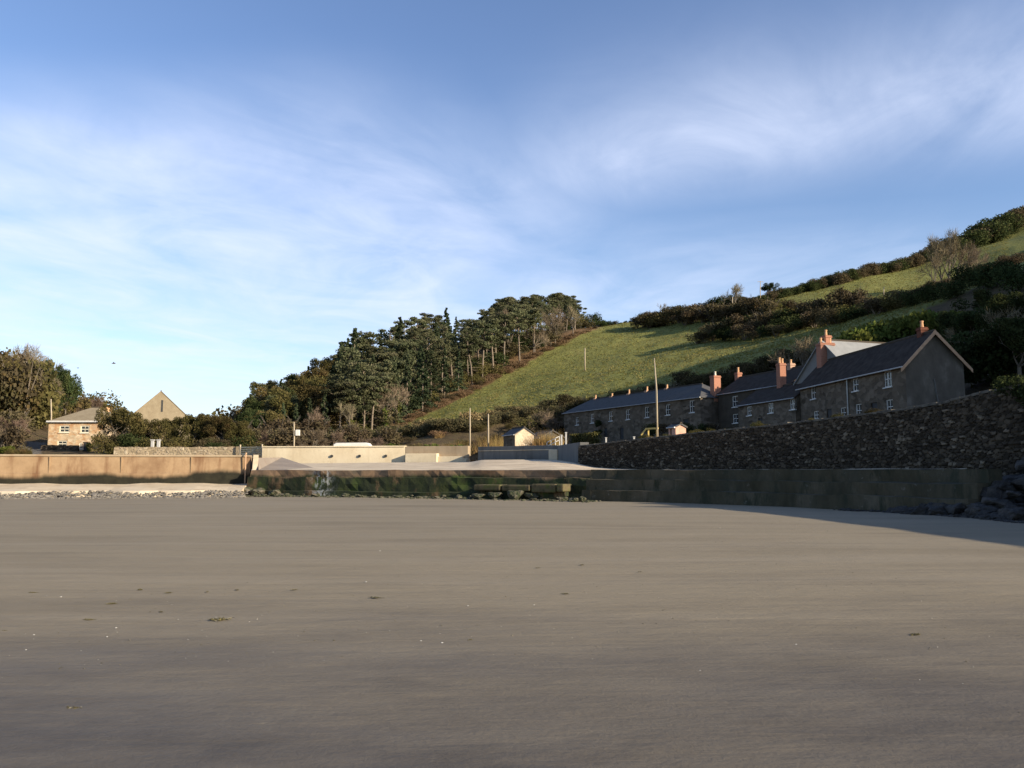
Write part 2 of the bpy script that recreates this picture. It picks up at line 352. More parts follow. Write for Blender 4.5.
def sand_mat():
    t = NT('beach sand'); o = t.xyz()
    c = t.ramp(t.noise(.22, 6, .6, (.35, 1, 1)), [(.184, .150, .100), (.240, .198, .134), (.210, .173, .118)])
    c = t.mix(t.math('MULTIPLY', t.step(t.noise(.5, 6, .6, (.07, 1, 1)), .47, .66), .4), c, (.275, .232, .168))
    c = t.mix(t.math('MULTIPLY', t.step(t.noise(1.3, 6, .65, (.10, 1, 1), off=(3, 8, 0)), .5, .68), .32), c, (.145, .118, .082))
    c = t.mix(t.math('MULTIPLY', t.step(t.noise(7, 6, .75, (.5, 1, 1)), .52, .7), .28), c, (.13, .108, .080))
    c = t.mix(t.math('MULTIPLY', t.step(t.noise(60, 3, .8), .55, .75), .3), c, (.09, .075, .058))
    # damp sand: nearer the water the beach is darker, greyer and shinier
    w = t.math('ADD', o[1], t.math('MULTIPLY', t.math('SUBTRACT', t.noise(.3, 6, .65, (.45, 1, 1)), .5), 11.0))
    wet = t.math('SUBTRACT', 1.0, t.step(w, 3.0, 12.0))
    damp = t.ramp(t.noise(.9, 7, .7, (.55, 1, 1)), [(.070, .059, .048), (.100, .085, .068), (.126, .108, .085)], [.34, .5, .68])
    damp = t.mix(t.math('MULTIPLY', t.step(t.noise(9, 6, .75), .5, .72), .35), damp, (.065, .056, .047))
    fl = t.math('MULTIPLY', t.step(t.noise(2.6, 6, .7, (1.6, .5, 1), off=(5, 2, 0)), .60, .70), t.step(t.noise(30, 4, .8), .42, .62))
    damp = t.mix(t.math('MULTIPLY', fl, .55), damp, (.20, .175, .13))
    c = t.mix(wet, c, damp)
    b = t.n('ShaderNodeBsdfPrincipled'); t.put(b.inputs['Base Color'], c)
    soak = t.math('MULTIPLY', t.math('SUBTRACT', 1.0, t.step(w, 1.0, 5.0)), t.step(t.noise(.7, 5, .6, (.6, 1, 1), off=(1, 1, 0)), .45, .6))
    t.put(b.inputs['Roughness'], t.math('SUBTRACT', t.math('SUBTRACT', .92, t.math('MULTIPLY', wet, .30)), t.math('MULTIPLY', soak, .22))); b.inputs['Specular IOR Level'].default_value = .22
    h = t.math('ADD', t.math('ADD', t.math('MULTIPLY', t.noise(2.2, 6, .65, (.4, 1, 1)), 1.0), t.math('MULTIPLY', t.noise(25, 5, .75), .22)), t.math('MULTIPLY', t.noise(5, 3, .5, (.16, 1, 1), dist=.6), .5))
    t.t.links.new(t.bump(h, .55, .05), b.inputs['Normal']); t.t.links.new(b.outputs[0], t.out.inputs[0]); return t.m
MAT['sand'] = sand_mat()
def terrain_mat():
    t = NT('hillside turf')
    g = t.ramp(t.noise(.05, 6, .65), [(.146, .150, .038), (.205, .200, .057), (.174, .182, .047)])
    g = t.mix(t.math('MULTIPLY', t.step(t.noise(.55, 6, .7, (1, 1, 1)), .48, .72), .55), g, (.065, .068, .018))
    g = t.mix(t.math('MULTIPLY', t.step(t.noise(.16, 6, .7, (1, 1, 1), off=(9, 3, 0)), .52, .7), .45), g, (.22, .18, .07))
    sc = t.ramp(t.noise(.4, 6, .7), [(.050, .038, .022), (.10, .072, .040), (.07, .066, .026)])
    br = t.ramp(t.noise(.5, 6, .7), [(.14, .080, .038), (.20, .12, .060), (.13, .095, .042)])
    rd = t.ramp(t.noise(.4, 6, .7), [(.13, .115, .095), (.19, .17, .14)])
    c = t.mix(t.attr('scrub'), g, sc); c = t.mix(t.attr('bracken'), c, br); c = t.mix(t.attr('road'), c, rd)
    return t.finish(c, .95, t.bump(t.noise(1.6, 6, .75), .9, .35), 0, .15)
MAT['terrain'] = terrain_mat()

# ------------------------------------------------------------------ plan lines
def line_at(path, px):
    """point of a plan polyline on the sight line of column px"""
    k = (px - 512) / F / math.cos(PITCH)
    for (a, b) in zip(path[:-1], path[1:]):
        fa = a[0] - k * a[1]; fb = b[0] - k * b[1]
        if fa == 0 or fa * fb <= 0:
            t = fa / (fa - fb) if fa != fb else 0
            return Vector((a[0] + (b[0] - a[0]) * t, a[1] + (b[1] - a[1]) * t))
    raise ValueError(px)
SEAWALL = [(-150, 34.0), (-35.0, 56.5), (-18.75, 59.7)]                       # rust stained wall on the left
QUAY = [(-18.2, 58.2), (-9, 54.4), (-1.5, 51.2), (4.5, 47.8), (10.0, 43.6), (13.3, 39.8), (15.4, 36.2), (16.8, 33.0), (17.8, 29.5), (19.0, 24)]
# retaining wall: x, y, z of its top
RWALL = [(5.7, 71.0, 3.73), (9.6, 64.5, 4.03), (13.0, 58.5, 4.28), (16.0, 52.0, 4.43), (18.3, 46.5, 4.58), (20.0, 40.0, 4.73), (20.9, 34.5, 5.08), (22.4, 29, 5.18), (24.0, 22, 5.28), (24.8, 14, 5.28), (25.0, 5, 5.28), (25.2, -10, 5.18), (26, -60, 5.18)]
def smooth_path(pts, step):
    """Catmull-Rom through pts, resampled"""
    pts = [Vector(p) for p in pts]; out = []
    ext = [pts[0] * 2 - pts[1]] + pts + [pts[-1] * 2 - pts[-2]]
    for i in range(1, len(ext) - 2):
        p0, p1, p2, p3 = ext[i - 1:i + 3]; n = max(1, int((p2 - p1).length / step))
        for k in range(n):
            t = k / n
            out.append(.5 * ((2 * p1) + (p2 - p0) * t + (2 * p0 - 5 * p1 + 4 * p2 - p3) * t * t + (3 * p1 - p0 - 3 * p2 + p3) * t ** 3))
    out.append(pts[-1]); return out
RW = smooth_path(RWALL, .5)
QY = smooth_path([(a, b, 0) for a, b in QUAY], .5)

# ------------------------------------------------------------------ terrain
ctl = []
def cp(px, py, D): ctl.append(tuple(P(px, py, D)))
def cw(x, y, z): ctl.append((x, y, z))
for x, y, z in RWALL: cw(x, y, z - .25)
for x, y in ((-120, 41), (-80, 49), (-36, 58), (-18.8, 61)): cw(x, y, 2.65)
for x, y, z in ((-30.5, 102, 3.2), (-18, 100, 3.2), (-5, 98, 3.3), (-3, 89, 3.9), (4.5, 84, 3.95)): cw(x, y, z)
# left: house, lane, hill
cw(-68, 130, 4.6); cw(-60, 112, 3.9); cw(-40, 108, 3.7); cw(-85, 125, 5.0); cw(-78, 140, 6.6); cw(-62, 145, 5.5); cw(-62, 175, 6.5); cw(-50, 170, 6.0)
cw(-95, 150, 12); cw(-110, 170, 20); cw(-105, 195, 15); cw(-100, 220, 9); cw(-140, 190, 30); cw(-125, 260, 7); cw(-170, 300, 9); cw(-155, 240, 12); cw(-230, 380, 14); cw(-100, 245, 6); cw(-138, 300, 5); cw(-115, 250, 5.5); cw(-92, 200, 7); cw(-150, 130, 28); cw(-190, 200, 40); cw(-110, 90, 8)
cw(-30, 130, 4.4); cw(-45, 150, 5.5); cw(-75, 210, 8); cw(-80, 280, 7); cw(-95, 400, 10); cw(-160, 420, 8); cw(-130, 320, 7); cw(-90, 330, 7); cw(-180, 520, 8); cw(-150, 700, 4); cw(-260, 600, 10)
# valley floor and wood
cp(270, 446, 140); cp(330, 444, 150); cp(390, 432, 168); cp(435, 408, 190); cp(480, 385, 213); cp(520, 364, 234); cp(560, 344, 255); cp(600, 328, 282)
cp(250, 420, 215); cp(300, 402, 230); cp(350, 376, 250); cp(420, 352, 275); cp(500, 336, 300); cp(560, 331, 315); cp(610, 328, 320)
cw(-140, 330, 7); cw(-60, 330, 38); cw(0, 380, 52); cw(60, 380, 62)
# the big field
cp(400, 441, 148); cp(480, 426, 145); cp(560, 409, 152); cp(640, 396, 142); cp(700, 386, 132); cp(760, 375, 124); cp(810, 366, 116)
cp(470, 407, 180); cp(540, 385, 190); cp(600, 364, 210); cp(640, 345, 230); cp(700, 355, 175); cp(770, 345, 160); cp(620, 330, 272); cp(680, 326, 250); cp(730, 332, 215); cp(800, 330, 180)
# houses
cp(570, 441, 138); cp(640, 438, 121); cp(700, 436, 106); cw(14, 95, 5.2); cw(29, 86, 6.0); cw(31, 66, 5.9); cw(37, 66, 6.3); cw(39, 84, 8.0); cw(38, 100, 10); cw(26, 100, 6.3); cw(24, 74, 5.6); cw(14, 80, 5.0)
# hill on the right
cp(640, 322, 296); cp(700, 313, 276); cp(770, 304, 250); cp(830, 291, 246); cp(880, 281, 256); cp(935, 265, 272); cp(1024, 235, 305)
cp(780, 298, 262); cp(860, 277, 268); cp(940, 256, 292); cp(1024, 224, 325); cp(780, 301, 284); cp(860, 280, 290); cp(940, 259, 314); cp(1024, 227, 347)
cp(860, 303, 212); cp(900, 301, 195); cp(960, 293, 200); cp(1024, 266, 225)
cp(860, 345, 115); cp(940, 335, 108); cp(1000, 335, 95); cp(1010, 370, 70); cw(60, 70, 20)
cw(165, 215, 72); cw(200, 170, 80); cw(250, 260, 98); cw(100, 420, 70); cw(300, 400, 90); cw(100, 600, 80); cw(-100, 600, 8)
cw(66, 46, 26); cw(84, 50, 30); cw(125, 75, 58); cw(160, 60, 66); cw(170, 160, 66); cw(100, 40, 32); cw(60, 15, 13); cw(40, 20, 7.5); cw(45, -10, 7); cw(60, -15, 10); cw(100, 0, 27); cw(140, 100, 62); cw(150, 20, 46); cw(60, -50, 11); cw(120, -60, 26)
cw(200, -60, 45); cw(400, 100, 110); cw(500, 300, 110); cw(32, 40, 6.4); cw(36, 52, 7.5); cw(46, 56, 11)
A = np.array(ctl); CC = 9.0
def rbf(d2): return np.sqrt(d2 + CC * CC)
K = rbf(((A[:, None, :2] - A[None, :, :2]) ** 2).sum(-1)); n_ = len(A)
KK = np.zeros((n_ + 3, n_ + 3)); KK[:n_, :n_] = K + np.eye(n_) * -.8; KK[:n_, n_:] = np.c_[np.ones(n_), A[:, :2]]; KK[n_:, :n_] = KK[:n_, n_:].T
WT = np.linalg.solve(KK, np.r_[A[:, 2], 0, 0, 0])
def zt(x, y):
    x = np.atleast_1d(np.asarray(x, float)); y = np.atleast_1d(np.asarray(y, float)); out = np.zeros(len(x))
    for i in range(0, len(x), 20000):
        xx, yy = x[i:i + 20000], y[i:i + 20000]
        out[i:i + 20000] = rbf((xx[:, None] - A[None, :, 0]) ** 2 + (yy[:, None] - A[None, :, 1]) ** 2) @ WT[:n_] + WT[n_] + WT[n_ + 1] * xx + WT[n_ + 2] * yy
    return out
def z1(x, y): return float(zt(x, y)[0])
bound = [(-300, 62 - 65)] + [(x, y + 1.0) for x, y in ((-150, 23), (-35.8, 58), (-19.55, 63))] + [(-31.0, 101.9), (-17, 99.6), (-4.9, 97.4), (-3.4, 88.9), (4.4, 83.4), (5.6, 76)]
bound = [(-150, 35.2), (-35.0, 57.6), (-18.9, 60.8), (-31.6, 101.9), (-17, 99.6), (-4.9, 97.4), (-3.5, 88.9), (4.2, 84.0), (5.9, 76)] + [(p.x + .35, p.y + .25) for p in RW[2:]]
bd = []
for a, b in zip(bound[:-1], bound[1:]):
    n = max(2, int(math.hypot(b[0] - a[0], b[1] - a[1]) / .4))
    bd += [(a[0] + (b[0] - a[0]) * k / n, a[1] + (b[1] - a[1]) * k / n) for k in range(n)]
bd = np.array(bd); baz = np.degrees(np.arctan2(bd[:, 0], bd[:, 1])); br_ = np.hypot(bd[:, 0], bd[:, 1])
o_ = np.argsort(baz, kind='stable'); baz = baz[o_]; br_ = br_[o_]
az = np.unique(np.r_[np.arange(-80, -37, 1.5), np.arange(-37, 37, .2), np.arange(37, 60, .8), np.arange(60, 150, 2.0)])
r0 = np.interp(az, baz, br_)
NV = 210; tt = np.linspace(0, 1, NV); gg = tt ** 2.1
RR = r0[:, None] + (760 - r0[:, None]) * gg[None, :]
TX = RR * np.sin(np.radians(az))[:, None]; TY = RR * np.cos(np.radians(az))[:, None]
TZ = zt(TX.ravel(), TY.ravel()).reshape(TX.shape)
fade = np.clip((RR - r0[:, None] - 25) / 40, 0, 1)
TZ = TZ + fade * ((vnoise(TX / 14, TY / 14, 1) - .5) * 1.1 + (vnoise(TX / 4, TY / 4, 2) - .5) * .5 + (vnoise(TX / 1.7, TY / 1.7, 3) - .5) * .22)
PXG = 512 + F * TX / np.maximum(TY, 1) * 1.0
WOOD_PX = [225, 270, 330, 390, 435, 480, 520, 560, 600]; WOOD_D = [150, 150, 155, 170, 191, 214, 235, 256, 284]
FLD_PX = [380, 400, 480, 560, 640, 700, 760, 810, 870]; FLD_D = [160, 154, 151, 157, 148, 137, 128, 121, 125]
wd = np.interp(PXG, WOOD_PX, WOOD_D); jit = (vnoise(TX / 6, TY / 6, 5) - .5) * 10
wood = np.clip((TY + jit - wd) / 4, 0, 1) * ((PXG > 215) & (PXG < 618))
brk = np.clip((TY + jit - (wd - 5)) / 3, 0, 1) * ((PXG > 375) & (PXG < 605)) * (1 - np.clip((TY - wd - 10) / 8, 0, 1))
fd = np.interp(PXG, FLD_PX, FLD_D)
scr = np.maximum(wood, 1 - np.clip((TY + jit - fd) / 4, 0, 1))
scr = np.maximum(scr, (PXG < 385) * 1.0)
scr = np.maximum(scr, ((PXG > 880) & (TY < 125)) * 1.0)
road = np.clip(1 - (RR - r0[:, None] - 7) / 2, 0, 1) * (np.abs(PXG - 420) > 160)
lane = ((np.abs(PXG - (30 + (TY - 120) * .15)) < 13) & (TY < 139) & (TY > 105)) * 1.0
TV = np.stack([TX, TY, TZ], -1).reshape(-1, 3)
me = np_mesh('hillside', TV, grid_faces(len(az), NV), True)
attr(me, 'scrub', scr.ravel()); attr(me, 'bracken', brk.ravel()); attr(me, 'road', np.maximum(road, lane).ravel())
tag(link('hillside', me, MAT['terrain']), kind='structure')

# beach
xs = np.r_[-400, -250, np.linspace(-150, 60, 160), 250, 400]; ys = np.r_[-400, -150, np.linspace(-40, 80, 200)]
X, Y = np.meshgrid(xs, ys, indexing='ij')
Z = (vnoise(X / 3.5, Y / 2.2, 11) - .5) * .035 + (vnoise(X / 9, Y / 6, 12) - .5) * .05
tag(link('sand', np_mesh('sand', np.stack([X, Y, Z], -1).reshape(-1, 3), grid_faces(len(xs), len(ys)), True), MAT['sand']), kind='structure')

# ------------------------------------------------------------------ walls of the cove
def sweep(name, path, prof, material, rough=0.0):
    """profile (out, z) pairs swept along a plan path; out is towards the beach"""
    path = [Vector((p[0], p[1])) for p in path]; V = []
    for i, p in enumerate(path):
        t = (path[min(i + 1, len(path) - 1)] - path[max(i - 1, 0)]).normalized(); nrm = Vector((t.y, -t.x))
        pr = prof(i) if callable(prof) else prof
        V += [(p.x + nrm.x * o, p.y + nrm.y * o, z) for o, z in [(o_ + ((vnoise(i * .37, j_ * 3.1, 5) - .5) * .22 + (vnoise(i * 1.3, j_ * 5.1, 6) - .5) * .12) * rough, z_ + (vnoise(i * .5, j_ * 7.3, 8) - .5) * .12 * rough * (0 < j_ < len(pr) - 1 and j_ != 1)) for j_, (o_, z_) in enumerate(pr)]]
    k = len(pr); f = grid_faces(len(path), k); me = bpy.data.meshes.new(name)
    faces = [tuple(int(v) for v in q) for q in f] + [tuple(range(k)), tuple(range((len(path) - 1) * k, len(path) * k))]
    # close the back
    for i in range(len(path) - 1): faces.append((i * k, i * k + k - 1, (i + 1) * k + k - 1, (i + 1) * k))
    me.from_pydata(V, [], faces); b = bmesh.new(); b.from_mesh(me); bmesh.ops.recalc_face_normals(b, faces=b.faces); b.to_mesh(me); b.free()
    return link(name, me, material)
def resample(path, step):
    out = []
    for a, b in zip(path[:-1], path[1:]):
        a = Vector(a[:2]); b = Vector(b[:2]); n = max(1, int((b - a).length / step)); out += [a.lerp(b, k / n) for k in range(n)]
    return out + [Vector(path[-1][:2])]
# rusty sea wall
sw = sweep('sea_wall', resample(SEAWALL, 1.0), [(-1.0, -.5), (-1.0, 2.66), (0, 2.66), (.06, 1.55), (.14, 1.5), (.16, .3), (.16, -.5)], MAT['rustwall'])
tag(sw, 'long rust stained concrete sea wall on the left with dark weed along its foot', 'sea wall')
cp_ = sweep('coping', resample(SEAWALL, 1.0), [(-1.05, 2.664), (-1.05, 2.80), (.06, 2.80), (.08, 2.70), (.06, 2.664)], MAT['coping']); cp_.parent = sw
b = MB()
for s in np.arange(4, 118, 4.6):                                    # construction joints stand a little proud
    p = Vector(SEAWALL[2]).lerp(Vector(SEAWALL[0]), 0) ; dvec = (Vector(SEAWALL[1]) - Vector(SEAWALL[2])); L = dvec.length; dvec.normalize()
    if s < L: q = Vector(SEAWALL[2]) + dvec * s
    else:
        d2 = (Vector(SEAWALL[0]) - Vector(SEAWALL[1])).normalized(); q = Vector(SEAWALL[1]) + d2 * (s - L); 
    b.box((q.x + .03, q.y - .03, 1.9), (.07, .12, 1.5), math.atan2(dvec.y, dvec.x))
b.build('joint', MAT['rustwall'], sw)
# pipe on the wall end
e = line_at(SEAWALL, 249.5); b = MB(); b.tube([(e.x, e.y - .3, .7), (e.x, e.y - .3, 2.85), (e.x, e.y - .18, 2.95)], .05, 8)
pr = b.build('drain_pipe', MAT['board'], sw)
# ledge and shingle under the wall
lp = resample(SEAWALL, 1.0)
def ledge_prof(i):
    w = .12 * math.sin(i * .7) + .1 * math.sin(i * 1.9)
    return [(.12, -.3), (.12, .80 + w * .3), (2.6 + w, .62), (4.4 + w * 3, .40), (5.0 + w * 3, -.3)]
tag(sweep('ledge', lp, ledge_prof, MAT['ledge']), kind='structure')
# quay
q0 = 0; iA = next(i for i, p in enumerate(QY) if pix(p.x, p.y, 1)[0] > 590)
qa = sweep('quay_wall', [(p.x, p.y) for p in QY[:iA + 1]], [(-.6, -.4), (-.6, 1.71), (0, 1.71), (.02, 1.27), (.3, 1.25), (.36, .8), (.34, .36), (.62, .33), (.64, -.4)], MAT['quay'], .8)
tag(qa, 'dark green weed covered concrete quay face with a rusty top edge and a pale lime run', 'quay wall')
EB = len(QY) - 1
for iE in range(iA, len(QY)):
    if pix(QY[iE].x, QY[iE].y, 1)[0] > 985: EB = iE; break
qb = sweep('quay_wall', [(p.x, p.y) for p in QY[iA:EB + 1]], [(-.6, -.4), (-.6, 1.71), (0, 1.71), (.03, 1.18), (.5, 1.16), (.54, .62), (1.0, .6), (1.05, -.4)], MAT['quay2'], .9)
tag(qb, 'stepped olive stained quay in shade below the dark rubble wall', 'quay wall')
b = MB(); a0 = line_at(QUAY, 485); a1 = line_at(QUAY, 574)
dd = (a1 - a0); L = dd.length; dd.normalize(); nn = Vector((dd.y, -dd.x)); rz = math.atan2(dd.y, dd.x); s = 0
while s < L - .3:
    w = random.uniform(1.6, 2.6); w = min(w, L - s); c = a0 + dd * (s + w / 2) + nn * .85
    b.box((c.x, c.y, .70 + random.uniform(-.03, .03)), (w - .08, 1.0 + random.uniform(-.2, .2), .42 + random.uniform(-.08, .1)), rz + random.uniform(-.03, .03), .09); s += w
bs = b.build('block_step', mat('mossy block', [(.03, .032, .012), (.11, .085, .045), (.075, .085, .022)], 1.2, .9, bump=.5, bscale=5)); tag(bs, 'row of mossy stone blocks stepping out from the quay foot', 'stone step')
fb = MB(); c = (a0 + a1) / 2 + nn * .6; fb.box((c.x, c.y, .2), (L - .3, .8, .7), rz, .05); fb.build('footing', MAT['quay'], bs)
# slipway surface
PAIRS = [(262, (262, 95, 2.5)), (300, (300, 96, 2.6)), (340, (340, 97, 2.65)), (405, (405, 96, 2.7)), (440, (440, 95, 2.72)), (470, (470, 92, 2.72)), (482, (482, 86.2, 2.85)), (520, (520, 84, 2.85)), (556, (556, 82, 2.8)), (574, (574, 77, 2.5))]
fr, bk = [], []
rwf = [(p.x, p.y) for p in RW]
for pxx, (bx, bD, bz) in PAIRS:
    f = line_at(QUAY, pxx); q = P(bx, 472, bD); fr.append((f.x, f.y + .25, 1.716)); bk.append((q.x, q.y, bz))
for pxx, bz in ((590, 2.0), (610, 1.85), (640, 1.78), (700, 1.76), (760, 1.75), (830, 1.75), (900, 1.75), (960, 1.75)):
    f = line_at(QUAY, pxx); q = line_at(rwf, pxx); fr.append((f.x + .1, f.y + .2, 1.716)); bk.append((q.x + .3, q.y + .2, bz))
fr = np.array(fr); bk = np.array(bk); kk = np.linspace(0, len(fr) - 1, 90)
fr = np.stack([np.interp(kk, np.arange(len(fr)), fr[:, i]) for i in range(3)], 1); bk = np.stack([np.interp(kk, np.arange(len(bk)), bk[:, i]) for i in range(3)], 1)
t = np.linspace(0, 1, 24); V = fr[:, None, :] + (bk - fr)[:, None, :] * t[None, :, None]
V[:, 1:-1, 2] += (vnoise(V[:, 1:-1, 0] / 2.5, V[:, 1:-1, 1] / 5, 21) - .5) * .06
tag(link('slipway', np_mesh('slipway', V.reshape(-1, 3), grid_faces(90, 24), True), MAT['slip']), kind='structure')
# concrete ramp at the end of the sea wall
r_a = P(258, 457, 60.2); r_b = P(282, 457, 72); r_c = P(316, 468.5, 64); r_d = line_at(QUAY, 312); r_e = line_at(QUAY, 262)
top = [(r_a.x, r_a.y, 2.62), (r_b.x, r_b.y, 2.86), (r_c.x, r_c.y, 1.86), (r_d.x, r_d.y + .5, 1.74), (r_e.x - .2, r_e.y + .5, 1.74)]
b = MB(); b.poly(top); low = [(x, y, .2) for x, y, z in top]
for i in range(5): j = (i + 1) % 5; b.poly([top[i], top[j], low[j], low[i]])
b.poly(low[::-1])
tag(b.build('ramp', MAT['ramp']), kind='structure')
b = MB(); b.bar((r_a.x - .05, r_a.y - .3, 2.72), (r_e.x - .5, r_e.y + .6, 1.3), .35, .3)
tag(b.build('kerb_beam', MAT['ledge']), 'pale sloping concrete kerb at the end of the rusty sea wall', 'kerb')
# inner harbour walls
def wall_seg(name, a, b2, zb, ztop, th, m, parent=None, dz=0):
    a = Vector(a[:2]); b2 = Vector(b2[:2]); d = (b2 - a); c = (a + b2) / 2; n = Vector((-d.y, d.x)).normalized() * th / 2
    mb = MB(); mb.box((c.x + n.x, c.y + n.y, (zb + ztop) / 2), (d.length, th, ztop - zb), math.atan2(d.y, d.x), .03); return mb.build(name, m, parent)
iw0 = P(262, 450, 101); iw1 = P(405, 450, 98.5); iw2 = P(468, 450, 96.5)
hw = wall_seg('harbour_wall', iw0, iw1, 0, 4.55, .8, MAT['creamwall']); tag(hw, 'sunlit cream concrete harbour wall with three drain holes', 'harbour wall')
b = MB()
for pxx in (333.5, 361, 387):
    q = P(pxx, 456, 99); k = line_at([iw0[:2], iw1[:2]], pxx); b.tube([(k.x, k.y - .12, q.z), (k.x, k.y + .01, q.z)], .17, 10)
b.build('drain', MAT['dark'], hw)
c0 = (iw0.x, iw0.y - .1); c1 = (iw1.x, iw1.y - .1)
wall_seg('coping', c0, c1, 4.553, 4.70, 1.0, MAT['creamwall'], hw)
hw2 = wall_seg('harbour_wall', (iw1.x + .003, iw1.y), iw2, 0, 4.62, .8, MAT['brownwall']); tag(hw2, 'brown stained harbour wall carrying a pale ledge, beside the cream wall', 'harbour wall')
l0 = line_at([iw1[:2], iw2[:2]], 407); l1 = line_at([iw1[:2], iw2[:2]], 438); wall_seg('ledge', (l0.x, l0.y - .8), (l1.x, l1.y - .8), 1.5, 3.75, .8, MAT['creamwall'], hw2)
l2 = line_at([iw1[:2], iw2[:2]], 463); wall_seg('lower_course', (l1.x + .01, l1.y - .5), (l2.x, l2.y - .5), 1.5, 3.4, .5, MAT['creamwall'], hw2)
l3 = line_at([iw1[:2], iw2[:2]], 467.5); wall_seg('pillar', (l2.x + .01, l2.y - 1.4), (l3.x, l3.y - 1.4), 1.5, 3.15, 1.4, MAT['creamwall'], hw2)
g0 = P(478, 450, 88); g1 = P(557, 450, 82.5); g2 = P(580, 450, 73)
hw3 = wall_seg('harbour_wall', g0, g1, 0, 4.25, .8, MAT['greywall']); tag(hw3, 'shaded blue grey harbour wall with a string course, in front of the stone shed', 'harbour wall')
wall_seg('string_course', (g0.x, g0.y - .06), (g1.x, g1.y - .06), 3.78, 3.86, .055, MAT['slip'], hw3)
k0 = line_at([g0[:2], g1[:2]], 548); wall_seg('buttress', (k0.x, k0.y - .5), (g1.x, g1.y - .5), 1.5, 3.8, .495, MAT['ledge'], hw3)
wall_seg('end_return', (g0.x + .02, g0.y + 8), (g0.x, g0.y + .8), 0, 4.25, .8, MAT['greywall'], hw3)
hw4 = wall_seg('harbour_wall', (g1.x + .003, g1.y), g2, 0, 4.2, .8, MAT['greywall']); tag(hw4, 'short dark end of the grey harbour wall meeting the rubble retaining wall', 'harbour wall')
# rubble walls
def rubble_wall(name, path, zb_fn, m, sw_=.42, sh=.24, res=.085, depth=.07, th=.6, seed=1, coping=None, coursed=True):
    """path: list of (x,y,ztop). Face is modelled stone by stone."""
    pts = [Vector(p) for p in path]; cum = [0]
    for a, b2 in zip(pts[:-1], pts[1:]): cum.append(cum[-1] + (b2.xy - a.xy).length)
    L = cum[-1]; nu = int(L / res) + 1; s = np.linspace(0, L, nu)
    x = np.interp(s, cum, [p.x for p in pts]); y = np.interp(s, cum, [p.y for p in pts]); zt_ = np.interp(s, cum, [p.z for p in pts])
    tx = np.gradient(x, s); ty = np.gradient(y, s); ll = np.hypot(tx, ty); nx = ty / ll; ny = -tx / ll
    zb = np.array([zb_fn(a) for a in s]); nv = int((zt_ - zb).max() / res) + 1; v = np.linspace(0, 1, nv)
    S = s[:, None] + 0 * v; T = (zt_ - zb)[:, None] * v[None, :]
    gu = S / sw_ + (vnoise(S / 2.2, T / 2.2, seed + 50) - .5) * .8; gv = T / sh + (vnoise(S / 1.6, T / 1.6, seed + 51) - .5) * 1.3
    iu = np.floor(gu).astype(int); iv = np.floor(gv).astype(int); f1 = np.full(S.shape, 9.0); f2 = f1.copy(); idv = np.zeros(S.shape)
    def hsh(a, b2, k):
        n = (a * 73856093 ^ b2 * 19349663 ^ (seed * 7 + k) * 83492791) & 0x7fffffff; n = ((n ^ (n >> 13)) * 1274126177) & 0x7fffffff; return ((n ^ (n >> 15)) & 0xffff) / 65535
    for a in (-1, 0, 1):
        for c in (-1, 0, 1):
            ca, cc = iu + a, iv + c
            ddx = ca + .5 + (hsh(ca, cc, 1) - .5) * .8 + .5 * (cc % 2) - .25 - gu; ddy = cc + .5 + (hsh(ca, cc, 2) - .5) * .75 - gv
            dist = np.hypot(ddx, ddy * 1.05); hid = hsh(ca, cc, 3); cl = dist < f1
            f2 = np.where(cl, f1, np.minimum(f2, dist)); idv = np.where(cl, hid, idv); f1 = np.where(cl, dist, f1)
    edge = np.clip((f2 - f1) / .22, 0, 1); bul = edge * edge * (3 - 2 * edge); dsp = bul * depth * (.45 + idv * .8) + (vnoise(S / .3, T / .3, seed) - .5) * .02
    PX = x[:, None] + nx[:, None] * dsp; PY = y[:, None] + ny[:, None] * dsp; PZ = zb[:, None] + T
    PZ[:, -1] += (vnoise(s / .35, s * 0, seed + 3) - .5) * .10
    V = np.stack([PX, PY, PZ], -1)
    back = np.stack([x - nx * th, y - ny * th, PZ[:, -1]], -1)[:, None, :]; back2 = np.stack([x - nx * th, y - ny * th, zb], -1)[:, None, :]
    V = np.concatenate([V, back, back2], 1); me = np_mesh(name, V.reshape(-1, 3), grid_faces(nu, nv + 2), False)
    pad = np.full((nu, 2), .5); attr(me, 'tone', np.concatenate([idv, pad], 1)); attr(me, 'joint', np.concatenate([1 - np.clip((f2 - f1) / .12, 0, 1), pad * 0], 1) * .9)
    o = link(name, me, m)
    # two end faces
    b = MB()
    for i in (0, nu - 1): b.poly([tuple(V[i, 0]), tuple(V[i, nv - 1]), tuple(V[i, nv]), tuple(V[i, nv + 1])])
    b.build('wall_end', m, o)
    if coping:
        mb = MB(); q = 0
        while q < L - .3:
            w = random.uniform(.5, 1.1); w = min(w, L - q); mm = q + w / 2
            cx = np.interp(mm, s, x); cy = np.interp(mm, s, y); cz = np.interp(mm, s, zt_); nxx = np.interp(mm, s, nx); nyy = np.interp(mm, s, ny)
            sl = (np.interp(mm + .4, s, zt_) - np.interp(mm - .4, s, zt_)) / .8
            rot = Matrix.Rotation(math.atan2(-nxx, nyy) + math.pi, 3, 'Z') @ Matrix.Rotation(-math.atan(sl) + random.uniform(-.02, .02), 3, 'Y')
            mb.box((cx - nxx * (th / 2 - .05), cy - nyy * (th / 2 - .05), cz + .05 + random.uniform(-.015, .02)), (w - .03, th + .04, .10 + random.uniform(0, .04)), rot=rot, bevel=.025); q += w
        mb.build('coping', coping, o)
    return o
rw = rubble_wall('retaining_wall', [p for p in RW if p.y > 8], lambda s: -.3, MAT['rubble_dark'], .36, .17, .06, .10, .7, 3, mat('wall coping', [(.06, .052, .042), (.15, .13, .10)], 2, .9, bump=.5))
tag(rw, 'high dark rubble stone retaining wall curving round the right of the beach', 'retaining wall')
